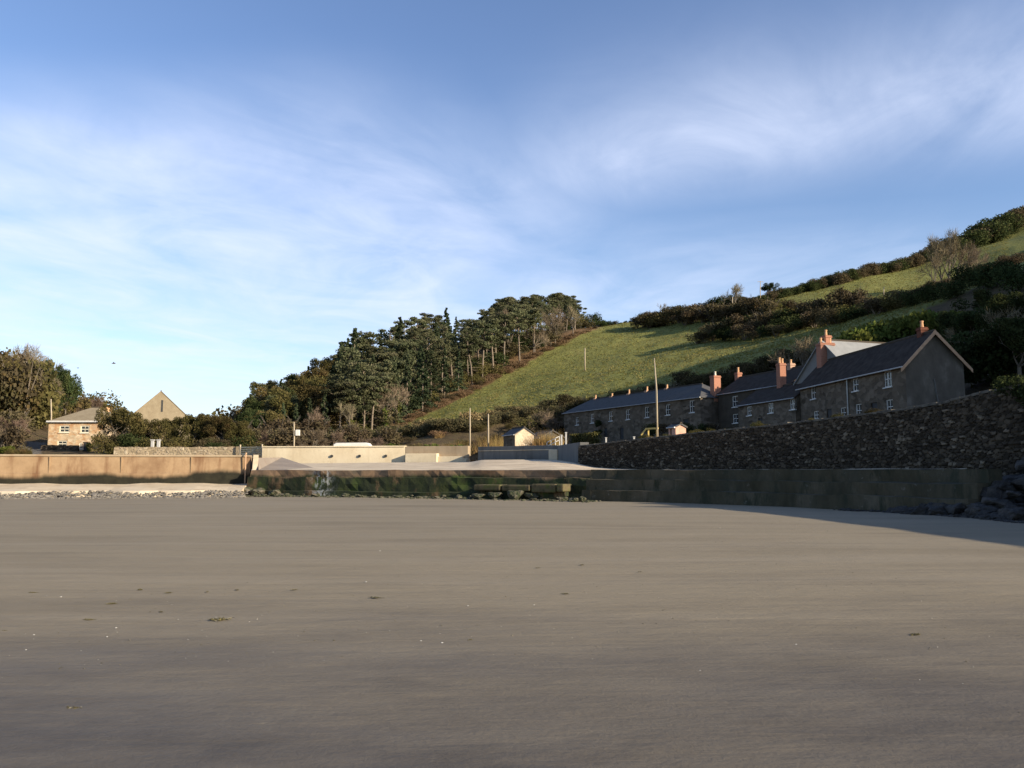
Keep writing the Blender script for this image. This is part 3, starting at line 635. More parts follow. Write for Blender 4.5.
b = MB(); 
far = [p for p in RW if p.y <= 8.6]
for p, q in zip(far[:-1:3], far[3::3]):
    b.bar(((p.x + .35), p.y, p.z / 2), ((q.x + .35), q.y, q.z / 2), .7, p.z) if False else b.box(((p.x + q.x) / 2 + .35, (p.y + q.y) / 2, p.z / 2), ((.7), abs(p.y - q.y) + .02, p.z))
b.build('wall_continuation', MAT['render_dark'], rw)
# foot of the rubble wall beyond the quay end
lw = rubble_wall('garden_wall', [(-50.2, 105, 4.75), (-44, 105, 4.72), (-34.2, 104.5, 4.75)], lambda s: 3.3, MAT['rubble_pale'], .5, .25, .12, .06, .45, 9)
tag(lw, 'low sunlit rubble wall between the bushy trees and the rusty sea wall', 'stone wall')

# ------------------------------------------------------------------ buildings
def house(name, label, cat, A0, B0, depth, zb, ze, rise, wall, roof, hipA=0, hipB=0, ov=.22, wins=(), doors=(), frame='white', found=1.5, barge=None, gable_wall=None, back_ze=None):
    """A0->B0 is the front as seen from the beach, left to right; local x along it, y to the back, z up from zb"""
    A0 = Vector(A0[:2]); B0 = Vector(B0[:2]); u = (B0 - A0); L = u.length; rz = math.atan2(u.y, u.x)
    root = empty(name, (A0.x, A0.y, zb), rz); tag(root, label, cat); h = ze - zb; root_data = dict(L=L, h=h, depth=depth, rise=rise)
    ops = [(x - w / 2, x + w / 2, z0, z1_) for x, z0, z1_, w in list(wins) + list(doors)]
    xs = sorted({0, L} | {o for q in ops for o in q[:2]}); zs = sorted({-found, h} | {o for q in ops for o in q[2:]})
    b = MB()
    for xa, xb in zip(xs[:-1], xs[1:]):
        for za, zb2 in zip(zs[:-1], zs[1:]):
            mx, mz = (xa + xb) / 2, (za + zb2) / 2
            if any(q[0] < mx < q[1] and q[2] < mz < q[3] for q in ops): continue
            b.poly([(xa, 0, za), (xb, 0, za), (xb, 0, zb2), (xa, 0, zb2)])
    for x0, x1, z0, z1_ in ops:
        r = .16
        for q in ([(x0, 0, z0), (x0, r, z0), (x0, r, z1_), (x0, 0, z1_)], [(x1, 0, z0), (x1, r, z0), (x1, r, z1_), (x1, 0, z1_)], [(x0, 0, z1_), (x0, r, z1_), (x1, r, z1_), (x1, 0, z1_)], [(x0, 0, z0), (x0, r, z0), (x1, r, z0), (x1, 0, z0)]): b.poly(q)
    b.poly([(0, depth, -found), (L, depth, -found), (L, depth, h), (0, depth, h)])
    hy = depth / 2
    gA = [(0, 0, -found), (0, depth, -found), (0, depth, h), (0, 0, h)] if hipA else [(0, 0, -found), (0, depth, -found), (0, depth, h), (0, hy, h + rise - .05), (0, 0, h)]
    gB = [(L, 0, -found), (L, depth, -found), (L, depth, h), (L, 0, h)] if hipB else [(L, 0, -found), (L, depth, -found), (L, depth, h), (L, hy, h + rise - .05), (L, 0, h)]
    b.poly(gA)
    if gable_wall is None: b.poly(gB)
    bmesh.ops.remove_doubles(b.b, verts=b.b.verts, dist=.001)
    b.build('wall', wall, root)
    if gable_wall is not None:
        g = MB(); g.poly([(x + .004, y, z) for x, y, z in gB]); g.poly([(L - .1, y, z) for _, y, z in gB]); g.build('gable_wall', gable_wall, root)
    sl = rise / hy; e = h - ov * sl; ra = hipA if hipA else -ov; rb = L - hipB if hipB else L + ov
    eA = -ov; eB = L + ov; top = h + rise + .08; e += .08
    polys = [[(eA, -ov, e), (eB, -ov, e), (rb, hy, top), (ra, hy, top)], [(eB, depth + ov, e), (eA, depth + ov, e), (ra, hy, top), (rb, hy, top)]]
    if hipA: polys.append([(eA, depth + ov, e), (eA, -ov, e), (ra, hy, top)])
    if hipB: polys.append([(eB, -ov, e), (eB, depth + ov, e), (rb, hy, top)])
    rf = MB().slab(polys, .13).build('roof', roof, root)
    rt = MB(); rt.tube([(ra, hy, top + .01), (rb, hy, top + .01)], .11, 6); rt.build('ridge_tiles', MAT['render_wing'], rf)
    for x, z0, z1_, w in wins:
        f = MB(); t = .075 if frame == 'white' else .15; y0 = .10
        hgt = z1_ - z0; zc_ = (z0 + z1_) / 2
        for sx in (-1, 1): f.box((x + sx * (w / 2 - t / 2), y0, zc_), (t, .08, hgt))
        for z_ in (z0 + t / 2, zc_, z1_ - t / 2): f.box((x, y0, z_), (w - 2 * t - .002, .078, t * (.8 if z_ == zc_ else 1)))
        f.box((x, y0, (zc_ + z1_) / 2), (.035, .06, hgt / 2 - t * 1.6)); f.box((x, y0, (zc_ + z0) / 2), (.035, .06, hgt / 2 - t * 1.6))
        f.box((x, -.03, z0 - .05), (w + .16, .2, .09))
        wf = f.build('window', MAT[frame], root)
        g = MB(); g.box((x, .145, zc_), (w, .02, hgt)); g.build('pane', MAT['glass'], wf)
    for x, z0, z1_, w in doors:
        f = MB(); f.box((x, .13, (z0 + z1_) / 2), (w, .05, z1_ - z0), bevel=.01); f.build('door', MAT['dark'], root)
    # gutter under the front eaves
    g = MB(); g.tube([(eA, -ov - .05, e - .10), (eB, -ov - .05, e - .10)], .06, 6); g.build('gutter', MAT['metal' if barge is None else 'white_dull'], root)
    if barge is not None:
        bb = MB()
        for s_ in (0, 1):
            y0_, y1_ = (-ov - .25, hy) if s_ == 0 else (depth + ov + .25, hy)
            zz = e - .25 * sl
            p = [(L + ov + .01, y0_, zz + .03), (L + ov + .01, y1_, top + .05), (L + ov + .01, y1_, top - .30), (L + ov + .01, y0_, zz - .28)]
            q = [(x + .06, y, z) for x, y, z in p]
            bb.poly(p); bb.poly(q)
            for i in range(4): j = (i + 1) % 4; bb.poly([p[i], p[j], q[j], q[i]])
        bb.build('barge_board', barge, root)
    return root, Vector((A0.x, A0.y, zb)), u.normalized(), Vector((-u.y, u.x)).normalized(), root_data
def facade(A0, B0, zb, px, py0, py1, w):
    """window whose edges are seen at column px, rows py0..py1, as a hole in the facade"""
    A0 = Vector(A0[:2]); B0 = Vector(B0[:2]); q = line_at([tuple(A0), tuple(B0)], px); x = (q - A0).length
    return (x, P(px, py1, q.y).z - zb, P(px, py0, q.y).z - zb, w)
def chimney(root, x, y, z0, z1_, w, d, pots, m, pot='pot', cap=None):
    b = MB(); b.box((x, y, (z0 + z1_) / 2), (w, d, z1_ - z0), bevel=.015); b.box((x, y, z1_ - .12), (w + .12, d + .12, .14), bevel=.02); b.box((x, y, z1_ + .03), (w + .04, d + .04, .06))
    c = b.build('chimney', m, root)
    for k in range(pots):
        o = (k - (pots - 1) / 2) * (d / max(pots, 1)) * .95; ph = random.uniform(.5, .75)
        p = MB(); p.tube([(x, y + o, z1_ + .05), (x, y + o, z1_ + ph * .8), (x, y + o, z1_ + ph * .82), (x, y + o, z1_ + ph)], [.15, .115, .15, .14], 8); p.build('chimney_pot', MAT[pot], c)
    return c

# terrace of cottages
TA = P(564, 413, 135); TB = P(700.5, 396, 105); TB.z = TA.z = (TA.z + TB.z) / 2
tz = 6.0; ZE = TA.z
tw = [facade(TA, TB, tz, p, a, b2, .95) for p, a, b2 in ((577, 417.5, 425), (592, 414, 423), (610.5, 411.5, 421), (627.5, 409.5, 419.5), (646.5, 407, 417.5), (667.5, 404.5, 415), (691.5, 400.5, 412.5))]
td = [facade(TA, TB, tz, p, a, b2, .95) for p, a, b2 in ((605, 428, 439), (621, 428, 439), (650, 424, 436), (685, 419, 434))]
ter, tA, tu, tv, tdta = house('terrace', 'long dark terrace of cottages with one slate roof and a row of short chimneys', 'terrace', TA, TB, 6.6, tz, ZE, 2.0, MAT['render_dark'], MAT['slate'], hipA=3.2, hipB=3.5, wins=tw, doors=td)
def on_roof(A_, u_, v_, px, y_):
    """local x where column px meets the line parallel to the front, y_ metres back"""
    a = Vector((A_.x, A_.y)) + Vector((v_.x, v_.y)) * y_; b2 = a + Vector((u_.x, u_.y)) * 60; a2 = a - Vector((u_.x, u_.y)) * 10
    return (line_at([tuple(a2), tuple(b2)], px) - a).dot(Vector((u_.x, u_.y)))
def ztop(A_, u_, v_, x, y_, py):
    w = Vector((A_.x, A_.y)) + Vector((u_.x, u_.y)) * x + Vector((v_.x, v_.y)) * y_; return P(512, py, w.y).z - A_.z
for pxx, pyt in ((595.5, 397), (612, 395), (629, 392.5), (647, 389.5), (667, 387)):
    x = on_roof(tA, tu, tv, pxx, 3.3); chimney(ter, x, 3.3, tdta['h'] + 1.7, ztop(tA, tu, tv, x, 3.3, pyt + 1.5), .5, .6, 1, MAT['brick_pale'])
x = on_roof(tA, tu, tv, 715.5, 3.3); chimney(ter, tdta['L'] - .3, 2.75, tdta['h'] - .6, ztop(tA, tu, tv, x, 3.3, 377), .8, 1.1, 1, MAT['brick'], 'cream')

# dark block with wing behind it
WA = P(718, 394, 106); WB = WA + Vector((.36, -1, 0)) * 13.5; wz = 6.3
ww = [facade(WA, WB, wz, 734.5, 396, 407, 1.1), facade(WA, WB, wz, 734.5, 414, 423, 1.1)]
wing, wA, wu, wv, wd_ = house('cottage', 'dark cottage block with two white windows one above the other, right of the terrace', 'house', WA, WB, 7.0, wz, WA.z, 2.2, MAT['render_wing'], MAT['slate_dark'], wins=ww)
for pxx, pyt, mm, ww_ in ((738.5, 373, 'brick', .9), (791.5, 364, 'brick_pale', .9)):
    x = on_roof(wA, wu, wv, pxx, 3.5); chimney(wing, x, 3.5, wd_['h'] + 1.7, ztop(wA, wu, wv, x, 3.5, pyt), ww_ * .75, ww_ * .75, 1, MAT[mm])
BA = P(738.5, 405, 95.5); BB = Vector((29.0, 84.8, 0)); bz = 6.0
bw = [facade(BA, BB, bz, p, a, b2, .95) for p, a, b2 in ((748.5, 406.5, 415.5), (770, 403, 413), (792, 398.5, 409.5))]
bd_ = [facade(BA, BB, bz, 759, 418, 430, .9)]
blk, bA, bu, bv, bdta = house('cottage', 'low slate roofed cottage with three small windows, joined to the tall gabled house', 'house', BA, BB, 5.0, bz, BA.z, 1.7, MAT['render_dark'], MAT['slate_dark'], wins=bw, doors=bd_)
x = on_roof(bA, bu, bv, 781.5, 2.5); chimney(blk, x, 2.5, bdta['h'] + 1.0, ztop(bA, bu, bv, x, 2.5, 364), .75, .75, 2, MAT['brick'])
# tall gabled house
HA = Vector((29.5, 84.6, 0)); HB = P(905, 363, 66); hz = 5.8
hwn = [facade(HA, HB, hz, p, a, b2, w) for p, a, b2, w in ((813, 386.5, 399, 1.0), (855.5, 378.5, 391, 1.0), (888, 371, 387, 1.1), (815, 411, 419, 1.0), (842, 407.5, 418, 1.0), (857.5, 404, 417, 1.0), (888.5, 399.5, 414, 1.0))]
hd = [facade(HA, HB, hz, 828, 409, 424, 1.0), facade(HA, HB, hz, 873, 402.5, 421, 1.0)]
gab, hA, hu, hv, hdta = house('gabled_house', 'tall dark house with a grey gable edged by tan barge boards', 'house', HA, HB, 5.0, hz, HB.z, 2.55, MAT['render_dark'], MAT['slate_dark'], wins=hwn, doors=hd, barge=MAT['board'], gable_wall=MAT['render_gable'], ov=.3)
x = .8; chimney(gab, x, 2.5, hdta['h'] + 1.6, ztop(hA, hu, hv, x, 2.5, 344), 1.0, 1.5, 3, MAT['brick'])
chimney(gab, hdta['L'] - 1.4, 2.5, hdta['h'] + 2.0, hdta['h'] + 3.1, .6, .6, 1, MAT['brick_shade'])
dp = on_roof(hA, hu, hv, 848, 0); b = MB(); b.tube([(dp, -.1, -1), (dp, -.1, hdta['h'] - .2)], .07, 6); b.build('downpipe', MAT['metal'], gab)
b = MB(); zz = hdta['h']; pts = [(hdta['L'] + .03, 2.35, zz * .72), (hdta['L'] + .03, 2.5, zz * .45), (hdta['L'] + .03, 2.75, zz * .1)]
for p, q in zip(pts[:-1], pts[1:]): b.bar(p, q, .22, .03)
b.build('mortar_streak', MAT['render_grey'], gab)
# house behind, with a pale lit roof
CA = P(822, 340, 84.2); cdir = Vector((.95, .31)); cn = Vector((-.31, .95)); hw_ = 4.4
c_l = Vector((CA.x, CA.y)) - cn * hw_; c_r = c_l + cdir * 9.5
ch, cA, cu, cv, cdta = house('house', 'house with a pale grey sunlit roof behind the tall gabled house', 'house', c_l, c_r, hw_ * 2, 6.2, CA.z - 4.0, 3.95, MAT['render_grey'], MAT['slate_pale'])
chimney(ch, .5, hw_, cdta['h'] + 3.3, cdta['h'] + 4.4, .7, .8, 1, MAT['brick'])
# stone house on the left
lA = P(49, 421, 130); lB = P(99.5, 421, 130); lz = 4.6
lwn = [facade(lA, lB, lz, p, a, b2, w) for p, a, b2, w in ((67, 425.5, 432.5, 1.6), (87.3, 425.5, 433, 1.4), (65.5, 440.5, 447, 1.5), (84.5, 443, 449, .7))]
ld = [facade(lA, lB, lz, 88.5, 442, 452, .85)]
lh, lhA, lu, lv, ldta = house('stone_house', 'warm rubble stone house with a hipped tan roof on the far left', 'house', lA, lB, 8.0, lz, lA.z, 2.35, MAT['render_grey'], MAT['slate_tan'], hipA=4.6, hipB=2.2, ov=.3, wins=lwn, doors=ld, frame='cream')
# its rubble face is the wall material
hm = NT('warm rubble house wall'); vt = hm.n('ShaderNodeTexVoronoi'); mp = hm.n('ShaderNodeMapping'); mp.inputs['Scale'].default_value = (2.0, 2.0, 3.4)
hm.t.links.new(hm.tc.outputs['Object'], mp.inputs[0]); hm.t.links.new(mp.outputs[0], vt.inputs['Vector']); vt.inputs['Scale'].default_value = 1.0
sx = hm.n('ShaderNodeSeparateColor'); hm.t.links.new(vt.outputs['Color'], sx.inputs[0])
cc = hm.ramp(sx.outputs[0], [(.42, .25, .13), (.55, .38, .22), (.50, .40, .26), (.40, .27, .16), (.62, .49, .33)], [0, .3, .5, .7, 1])
cc = hm.mix(hm.step(hm.noise(.6, 4), .5, .7), cc, (.40, .21, .10)); hm.finish(cc, .95, hm.bump(vt.outputs['Distance'], .5, .05), 0, .2)
for ch_ in lh.children:
    if ch_.name.startswith('wall'): ch_.data.materials[0] = hm.m
b = MB(); b.box((ldta['L'] / 2, -.18, ldta['h'] - .12), (ldta['L'] + .5, .32, .30)); b.build('eaves_band', MAT['white'], lh)
b = MB(); b.box((ldta['L'] + .52, 2.0, .9), (1.0, 3.6, 5.2)); b.poly([(ldta['L'] + .02, .2, 3.5), (ldta['L'] + 1.02, .2, 3.5), (ldta['L'] + 1.02, 3.8, 3.5), (ldta['L'] + .02, 3.8, 4.2)])
b.build('side_porch', MAT['rubble_house'] if False else MAT['brownwall'], lh)
chimney(lh, 6.7, 5.0, ldta['h'] + 1.0, ldta['h'] + 1.75, .45, .9, 3, MAT['render_grey'])
fw = rubble_wall('yard_wall', [(lA.x - .1, lA.y - 1.6, 5.75), (lA.x + 5.6, lA.y - 1.6, 5.7)], lambda s: 4.0, MAT['rubble_dark'], .45, .25, .15, .05, .4, 14)
tag(fw, 'low dark yard wall along the front of the stone house', 'stone wall')
# big gable behind the trees
ga = P(128, 418, 166); gb = P(188, 418, 166); gw = (gb.x - ga.x); gz = 6
bdir = Vector((.392, -.92)); bB = Vector((ga.x, ga.y)); bA_ = bB - bdir * 16; gw = gw * .98
bar_, brA, bru, brv, brd = house('barn', 'large tan gable end of a barn standing above the bushy trees', 'barn', bA_, bB, gw, gz, ga.z, P(158, 391, 168).z - ga.z, MAT['slate_tan'], MAT['slate_tan'], ov=.12)
b = MB(); b.box((brd['L'] + .02, gw / 2 + .3, brd['h'] + 2.6), (.06, .35, 2.4)); b.build('slit_window', MAT['dark'], bar_)
# shed
sA = P(503.5, 434, 99); sB = P(515, 434, 95.5)
shd, shA, shu, shv, shd_ = house('stone_shed', 'small stone shed with a bright sunlit gable behind the grey harbour wall', 'shed', sA, sB, 2.35, 4.1, sB.z, .75, MAT['render_dark'], MAT['slate'], ov=.12, gable_wall=MAT['rubble_shed'])  # sunlit gable and shaded sides put into two stone colours
b = MB(); b.tube([(shd_['L'] + .03, 1.35, 1.0), (shd_['L'] + .05, 1.35, 1.0)], .28, 12); b.build('round_sign', MAT['brownwall'], shd)
s2, *_ = house('outbuilding', 'low dark outbuilding roof half hidden behind the stone shed', 'shed', P(527, 436, 104), P(541, 436, 100), 3, 4.2, P(541, 437, 100).z, .8, MAT['dark'], MAT['slate'])
# pink outhouse by the road
pA = P(668.5, 424.5, 70); pB = P(675.5, 424.5, 69)
po, *_ = house('outhouse', 'tiny pink walled outhouse with a dark roof on the road behind the wall', 'outhouse', pA, pB, 1.0, 4.4, P(676, 427, 69.5).z, .22, MAT['pink'], MAT['dark'], ov=.1, doors=[(.32, .2, .9, .3)])

# ------------------------------------------------------------------ poles, gate, van, rails
def pole(px, pyb, pyt, D, label, arm=0, box=False, lean=0, r=.12, m='wood_pole', name='utility_pole', cat='pole'):
    p0 = P(px, pyb, D); p1 = P(px + lean, pyt, D); zg = z1(p0.x, p0.y) - .3
    root = empty(name, (p0.x, p0.y, min(zg, p0.z))); tag(root, label, cat)
    h = p1.z - root.location.z; lx = p1.x - p0.x
    b = MB(); b.tube([(0, 0, 0), (lx * .12, 0, h * .62), (lx, 0, h)], [r, r * .9, r * (.35 if lean else .65)], 8); b.build('pole', MAT[m], root, True)
    if arm: b = MB(); b.box((lx * .9, 0, h - .25), (arm, .1, .12)); b.build('crossarm', MAT[m], root)
    if box: b = MB(); b.box((.45, 0, h * .72), (.55, .4, .8), bevel=.05); b.bar((0, 0, h * .72), (.3, 0, h * .72), .06); b.build('meter_box', MAT['white'], root)
    return root
pole(294, 447, 422, 112, 'pale pole with a white box behind the cream harbour wall', box=True)
pole(470, 441, 408, 105, 'taller of the two bare poles left of the stone shed', r=.10)
pole(488.3, 446, 414, 98, 'shorter bare pole nearest the stone shed', r=.10)
pole(585, 374, 348, 205, 'lone pole standing in the big green field', r=.17)
pole(657.5, 436, 358, 66, 'tall mast in front of the terrace, bent at its thin top', lean=-3.2, r=.085, name='mast', cat='mast')
pole(51, 424, 399, 142, 'pole rising behind the left corner of the stone house', r=.14)
pole(760.5, 303, 281, 252, 'small pole with a crossarm on the skyline', arm=1.8, r=.14)
pole(884, 300, 287, 215, 'short pole in the shaded upper field', r=.15)
pole(732.5, 318, 297, 240, 'pole among the scrub on the hillside', r=.15)
# mast ring
ga_, gb_ = P(239.5, 455, 104), P(262, 455, 102.2); dv = (gb_ - ga_); L = math.hypot(dv.x, dv.y); g = empty('field_gate', (ga_.x, ga_.y, 3.5), math.atan2(dv.y, dv.x)); tag(g, 'pale five bar gate between the rubble wall and the cream harbour wall', 'gate')
for xx in (0, L - .1): b = MB(); b.box((xx + .05, 0, .75), (.18, .18, 1.5), bevel=.02); b.build('post', MAT['wood_pole'], g)
b = MB()
for k in range(5): b.box((L / 2, 0, .2 + k * .24), (L - .4, .05, .09))
b.bar((.3, .04, .2), (L - .3, .04, 1.15), .07, .04); b.build('bars', MAT['cream'], g)
# van behind the harbour wall
v0 = P(335, 447, 106); v1 = P(375, 447, 106); vz = z1((v0.x + v1.x) / 2, 106); vh = P(355, 442.8, 106).z - vz; vl = v1.x - v0.x; vw = 2.0
van = empty('camper_van', ((v0.x + v1.x) / 2, 106, vz)); tag(van, 'white camper van whose roof shows above the cream harbour wall', 'van')
b = MB(); prof = [(-.5, .12), (-.5, .9), (-.44, .98), (.30, 1.0), (.36, .97), (.47, .62), (.5, .5), (.5, .12)]
pf = [(x * vl, z * vh) for x, z in prof]; n = len(pf)
rings = []
for yy, inset in ((-vw / 2, .06), (-vw / 2 + .12, 0), (vw / 2 - .12, 0), (vw / 2, .06)): rings.append([b.b.verts.new((x * (1 - inset * .3), yy, z - (inset if z > vh * .5 else 0))) for x, z in pf])
for r1, r2 in zip(rings[:-1], rings[1:]):
    for i in range(n): b.b.faces.new((r1[i], r1[(i + 1) % n], r2[(i + 1) % n], r2[i]))
b.b.faces.new(rings[0][::-1]); b.b.faces.new(rings[-1]); b.build('body', MAT['white'], van)
b = MB(); b.box((vl * .36, 0, vh * .76), (.03, vw * .8, vh * .28), rot=Matrix.Rotation(-.3, 3, 'Y')); b.build('windscreen', MAT['glass'], van)
for sx in (-.3, .32):
    for sy in (-1, 1): b = MB(); b.tube([(vl * sx, sy * (vw / 2 - .22), .32), (vl * sx, sy * (vw / 2 + .01), .32)], .32, 16); b.build('wheel', MAT['dark'], van)
# white handrail by the shed and posts along the road
r0_ = P(547, 446, 84.8); r1_ = P(559.5, 439.5, 84.8); b = MB()
for dz in (0, .38): b.bar((r0_.x, r0_.y, r0_.z + dz), (r1_.x, r1_.y, r1_.z + dz - .05), .07)
for k in range(4): q = r0_.lerp(r1_, k / 3); b.bar((q.x, q.y, q.z - .6), (q.x, q.y, q.z + .38), .07)
tag(b.build('handrail', MAT['white']), 'white sloping handrail between the stone shed and the terrace', 'handrail')
b = MB(); b.box((0, 0, .5), (.16, .16, 1.0), bevel=.02); b.box((0, 0, 1.03), (.22, .22, .07), bevel=.02); fp = b.build('gate_post', MAT['white_dull'])
tag(fp, 'white gate post', 'post', 'white posts along the road in front of the terrace')
for k, (pxx, D, hgt, lb) in enumerate(((561.5, 84, 1.25, 'white post nearest the sloping handrail'), (566, 84, 1.5, 'tallest of the white posts by the sloping handrail'), (606, 84, 1.0, 'white post by the dark climbing bush'), (634, 76, 1.0, 'white post left of the yellow timber frame'))):
    q = P(pxx, 440, D); place(fp, (q.x, q.y, P(pxx, 446, D).z - .2), 0, (1, 1, hgt), lb, 'white posts along the road in front of the terrace')
for k, (pxx, lb) in enumerate(((152.5, 'left of two pale posts under the bushy trees'), (158.5, 'right of two pale posts under the bushy trees'))):
    q = P(pxx, 446, 112); dup(fp, (q.x, q.y, z1(q.x, q.y) - .1), 0, (2.4, 2, 2.0), lb, 'pale posts under the trees')
# yellow timber frame
ya = P(641, 435, 68); yb = P(646, 428.8, 68); yc = P(658, 428.2, 67); y = MB(); g = empty('timber_frame', (ya.x, ya.y, 4.2)); o = Vector((ya.x, ya.y, 4.2))
tag(g, 'yellow timber frame beside the foot of the tall mast', 'frame')
MB().bar(ya - o, yb - o, .12).build('brace', MAT['yellow'], g); MB().bar(yb - o, yc - o, .13).build('beam', MAT['yellow'], g)
for q in (yb.lerp(yc, .2), yb.lerp(yc, .9)): MB().bar((q.x - o.x, q.y - o.y, 0), q - o, .11).build('post', MAT['yellow'], g)

# ------------------------------------------------------------------ vegetation prototypes
def quads(centers, size, up=None, aspect=1.0, seed=0, flat=0.0):
    """leaf clumps: one quad each, random orientation; flat>0 leans them towards horizontal"""
    r = np.random.default_rng(seed); n = len(centers); a = r.normal(size=(n, 3)); a[:, 2] *= (1 - flat); a /= np.linalg.norm(a, axis=1)[:, None]
    c = r.normal(size=(n, 3)); c[:, 2] *= (1 - flat); bb = np.cross(a, c); bb = np.cross(bb, a) if False else c - (c * a).sum(1)[:, None] * a; bb /= np.linalg.norm(bb, axis=1)[:, None]
    s = size * r.uniform(.6, 1.3, n)[:, None]; a = a * s; bb = bb * s * aspect
    V = np.stack([centers - a * .5 - bb * .25, centers + bb * .5 - a * .1, centers + a * .5 + bb * .2, centers - bb * .5 + a * .15], 1).reshape(-1, 3)
    return V, np.arange(4 * n).reshape(n, 4)
def shell_pts(r, n, c, rad, inner=.55):
    v = r.normal(size=(n, 3)); v /= np.linalg.norm(v, axis=1)[:, None]; k = r.uniform(inner, 1.0, n) ** .7
    return c + v * np.asarray(rad) * k[:, None]
def branchy(mb, r, p, d, length, rad, lvl, tips, maxl=3, spread=.6, n=(2, 4), upb=.25):
    p = Vector(p); q = p + d * length * .5; q2 = q + (d + Vector(r.normal(0, .12, 3))).normalized() * length * .5
    mb.tube([p, q, q2], [rad, rad * .8, rad * .6], 5 if lvl < 2 else 3)
    tips.append((q2.copy(), lvl, d))
    if lvl >= maxl: return
    for k in range(r.integers(n[0], n[1])):
        nd = (d + Vector(r.normal(0, spread, 3)) + Vector((0, 0, upb))).normalized(); s0 = p.lerp(q2, r.uniform(.5, 1.0))
        branchy(mb, r, s0, nd, length * r.uniform(.55, .8), rad * .55, lvl + 1, tips, maxl, spread, n, upb)
def proto_empty(name, cat): o = empty(name, (0, 0, -500)); o['category'] = cat; return o
def make_pine(seed, H=13, flat=True):
    r = np.random.default_rng(seed); root = proto_empty('pine_tree', 'tree'); mb = MB(); lean = r.normal(0, .5, 2)
    tr = [(0, 0, -.8), (lean[0] * .3, lean[1] * .3, H * .35), (lean[0] * .8, lean[1] * .8, H * .65), (lean[0], lean[1], H * .93)]
    mb.tube(tr, [.26, .2, .15, .05], 7); C = []
    base = .56 if flat else .35
    for k in range(26 if flat else 22):
        f = base + (1 - base) * (k / 25) ** .8; z = H * f * .97; a = r.uniform(0, 6.28)
        if flat: rad = H * .20 * (1.05 - abs(f - .82) * 1.1) * r.uniform(.35, 1.25)
        else: rad = H * .19 * (1.15 - f) / .6 * r.uniform(.5, 1.2)
        t = min(1, z / (H * .93)); cx = lean[0] * t + math.cos(a) * rad; cy = lean[1] * t + math.sin(a) * rad
        zz = min(z + r.normal(0, .3), H * .98)
        mb.tube([(lean[0] * t, lean[1] * t, max(1, zz - rad * .45)), ((cx + lean[0] * t) / 2, (cy + lean[1] * t) / 2, zz - rad * .2), (cx, cy, zz)], [.07, .05, .025], 4)
        pr = r.uniform(.8, 1.5) * H / 13; C.append(shell_pts(r, 150, np.array((cx, cy, zz)), (pr, pr, pr * (.42 if flat else .7)), .2))
    for k in range(9):                                             # dead lower limbs
        z = H * r.uniform(.18, .48); a = r.uniform(0, 6.28); ln = r.uniform(1, 2.6)
        mb.tube([(0.3 * lean[0], .3 * lean[1], z), (math.cos(a) * ln, math.sin(a) * ln, z + r.uniform(-.4, .5))], [.05, .015], 3)
    mb.build('trunk', MAT['bark_pine'], root)
    V, f = quads(np.concatenate(C), .40 * H / 13, seed=seed, aspect=.55); link('crown', np_mesh('crown', V, f), MAT['pine'], root); root['h'] = H; return root
def make_spruce(seed, H=13):
    r = np.random.default_rng(seed); root = proto_empty('spruce_tree', 'tree'); mb = MB(); mb.tube([(0, 0, -.8), (0, 0, H * .5), (0, 0, H * .97)], [.22, .14, .03], 6); C = []
    for k in range(60):
        f = (k / 59); z = H * (.12 + .86 * f); rad = (H * .22) * (1 - f) ** .85 * r.uniform(.55, 1.15) + .12; a = r.uniform(0, 6.28)
        t = r.uniform(.15, 1, 38)[:, None]; dv = np.array((math.cos(a), math.sin(a), -.25)); C.append(np.array((0, 0, z)) + dv * rad * t + r.normal(0, .16, (38, 3)) * (1.2 - f * .7))
        if k % 3 == 0: mb.tube([(0, 0, z), tuple(np.array((0, 0, z)) + dv * rad * .8)], [.04, .015], 3)
    mb.build('trunk', MAT['bark_pine'], root); V, f = quads(np.concatenate(C), .46, seed=seed, aspect=.6); link('crown', np_mesh('crown', V, f), MAT['spruce'], root); root['h'] = H; return root
def make_bare(seed, H=9, twig='twig', ivy=False, dense=1.0, spread=.5):
    r = np.random.default_rng(seed); root = proto_empty('bare_tree', 'tree'); mb = MB(); tips = []
    mb.tube([(0, 0, -.6), (r.normal(0, .1), r.normal(0, .1), H * .3)], [H * .024, H * .018], 7)
    for k in range(4): branchy(mb, r, (0, 0, H * r.uniform(.18, .32)), (Vector(r.normal(0, .42, 3)) + Vector((0, 0, .95))).normalized(), H * .32, H * .013, 0, tips, 3, spread)
    mb.build('trunk', MAT['bark'], root)
    T = [(p, d) for p, l, d in tips if l >= 1]; C = []; D = []
    for p, d in T:
        k = int(9 * dense); C.append(np.array(p) + r.normal(0, H * .02, (k, 3))); dd = np.array(d) + r.normal(0, .55, (k, 3)) + (0, 0, .25); D.append(dd / np.linalg.norm(dd, axis=1)[:, None])
    C = np.concatenate(C); D = np.concatenate(D); n = len(C); side = np.cross(D, r.normal(size=(n, 3))); side /= np.linalg.norm(side, axis=1)[:, None]
    ln = H * r.uniform(.06, .13, n)[:, None]; w = H * .0035
    V = np.stack([C - side * w, C + side * w, C + D * ln + side * w * .3, C + D * ln - side * w * .3], 1).reshape(-1, 3); link('crown', np_mesh('crown', V, np.arange(4 * n).reshape(n, 4)), MAT[twig], root)
    if ivy:
        c = np.stack([r.normal(0, .28, 260), r.normal(0, .28, 260), r.uniform(0, H * .55, 260)], 1); V, f = quads(c, .35, seed=seed); link('ivy', np_mesh('ivy', V, f), MAT['leaf_gorse'], root)
    root['h'] = H; return root
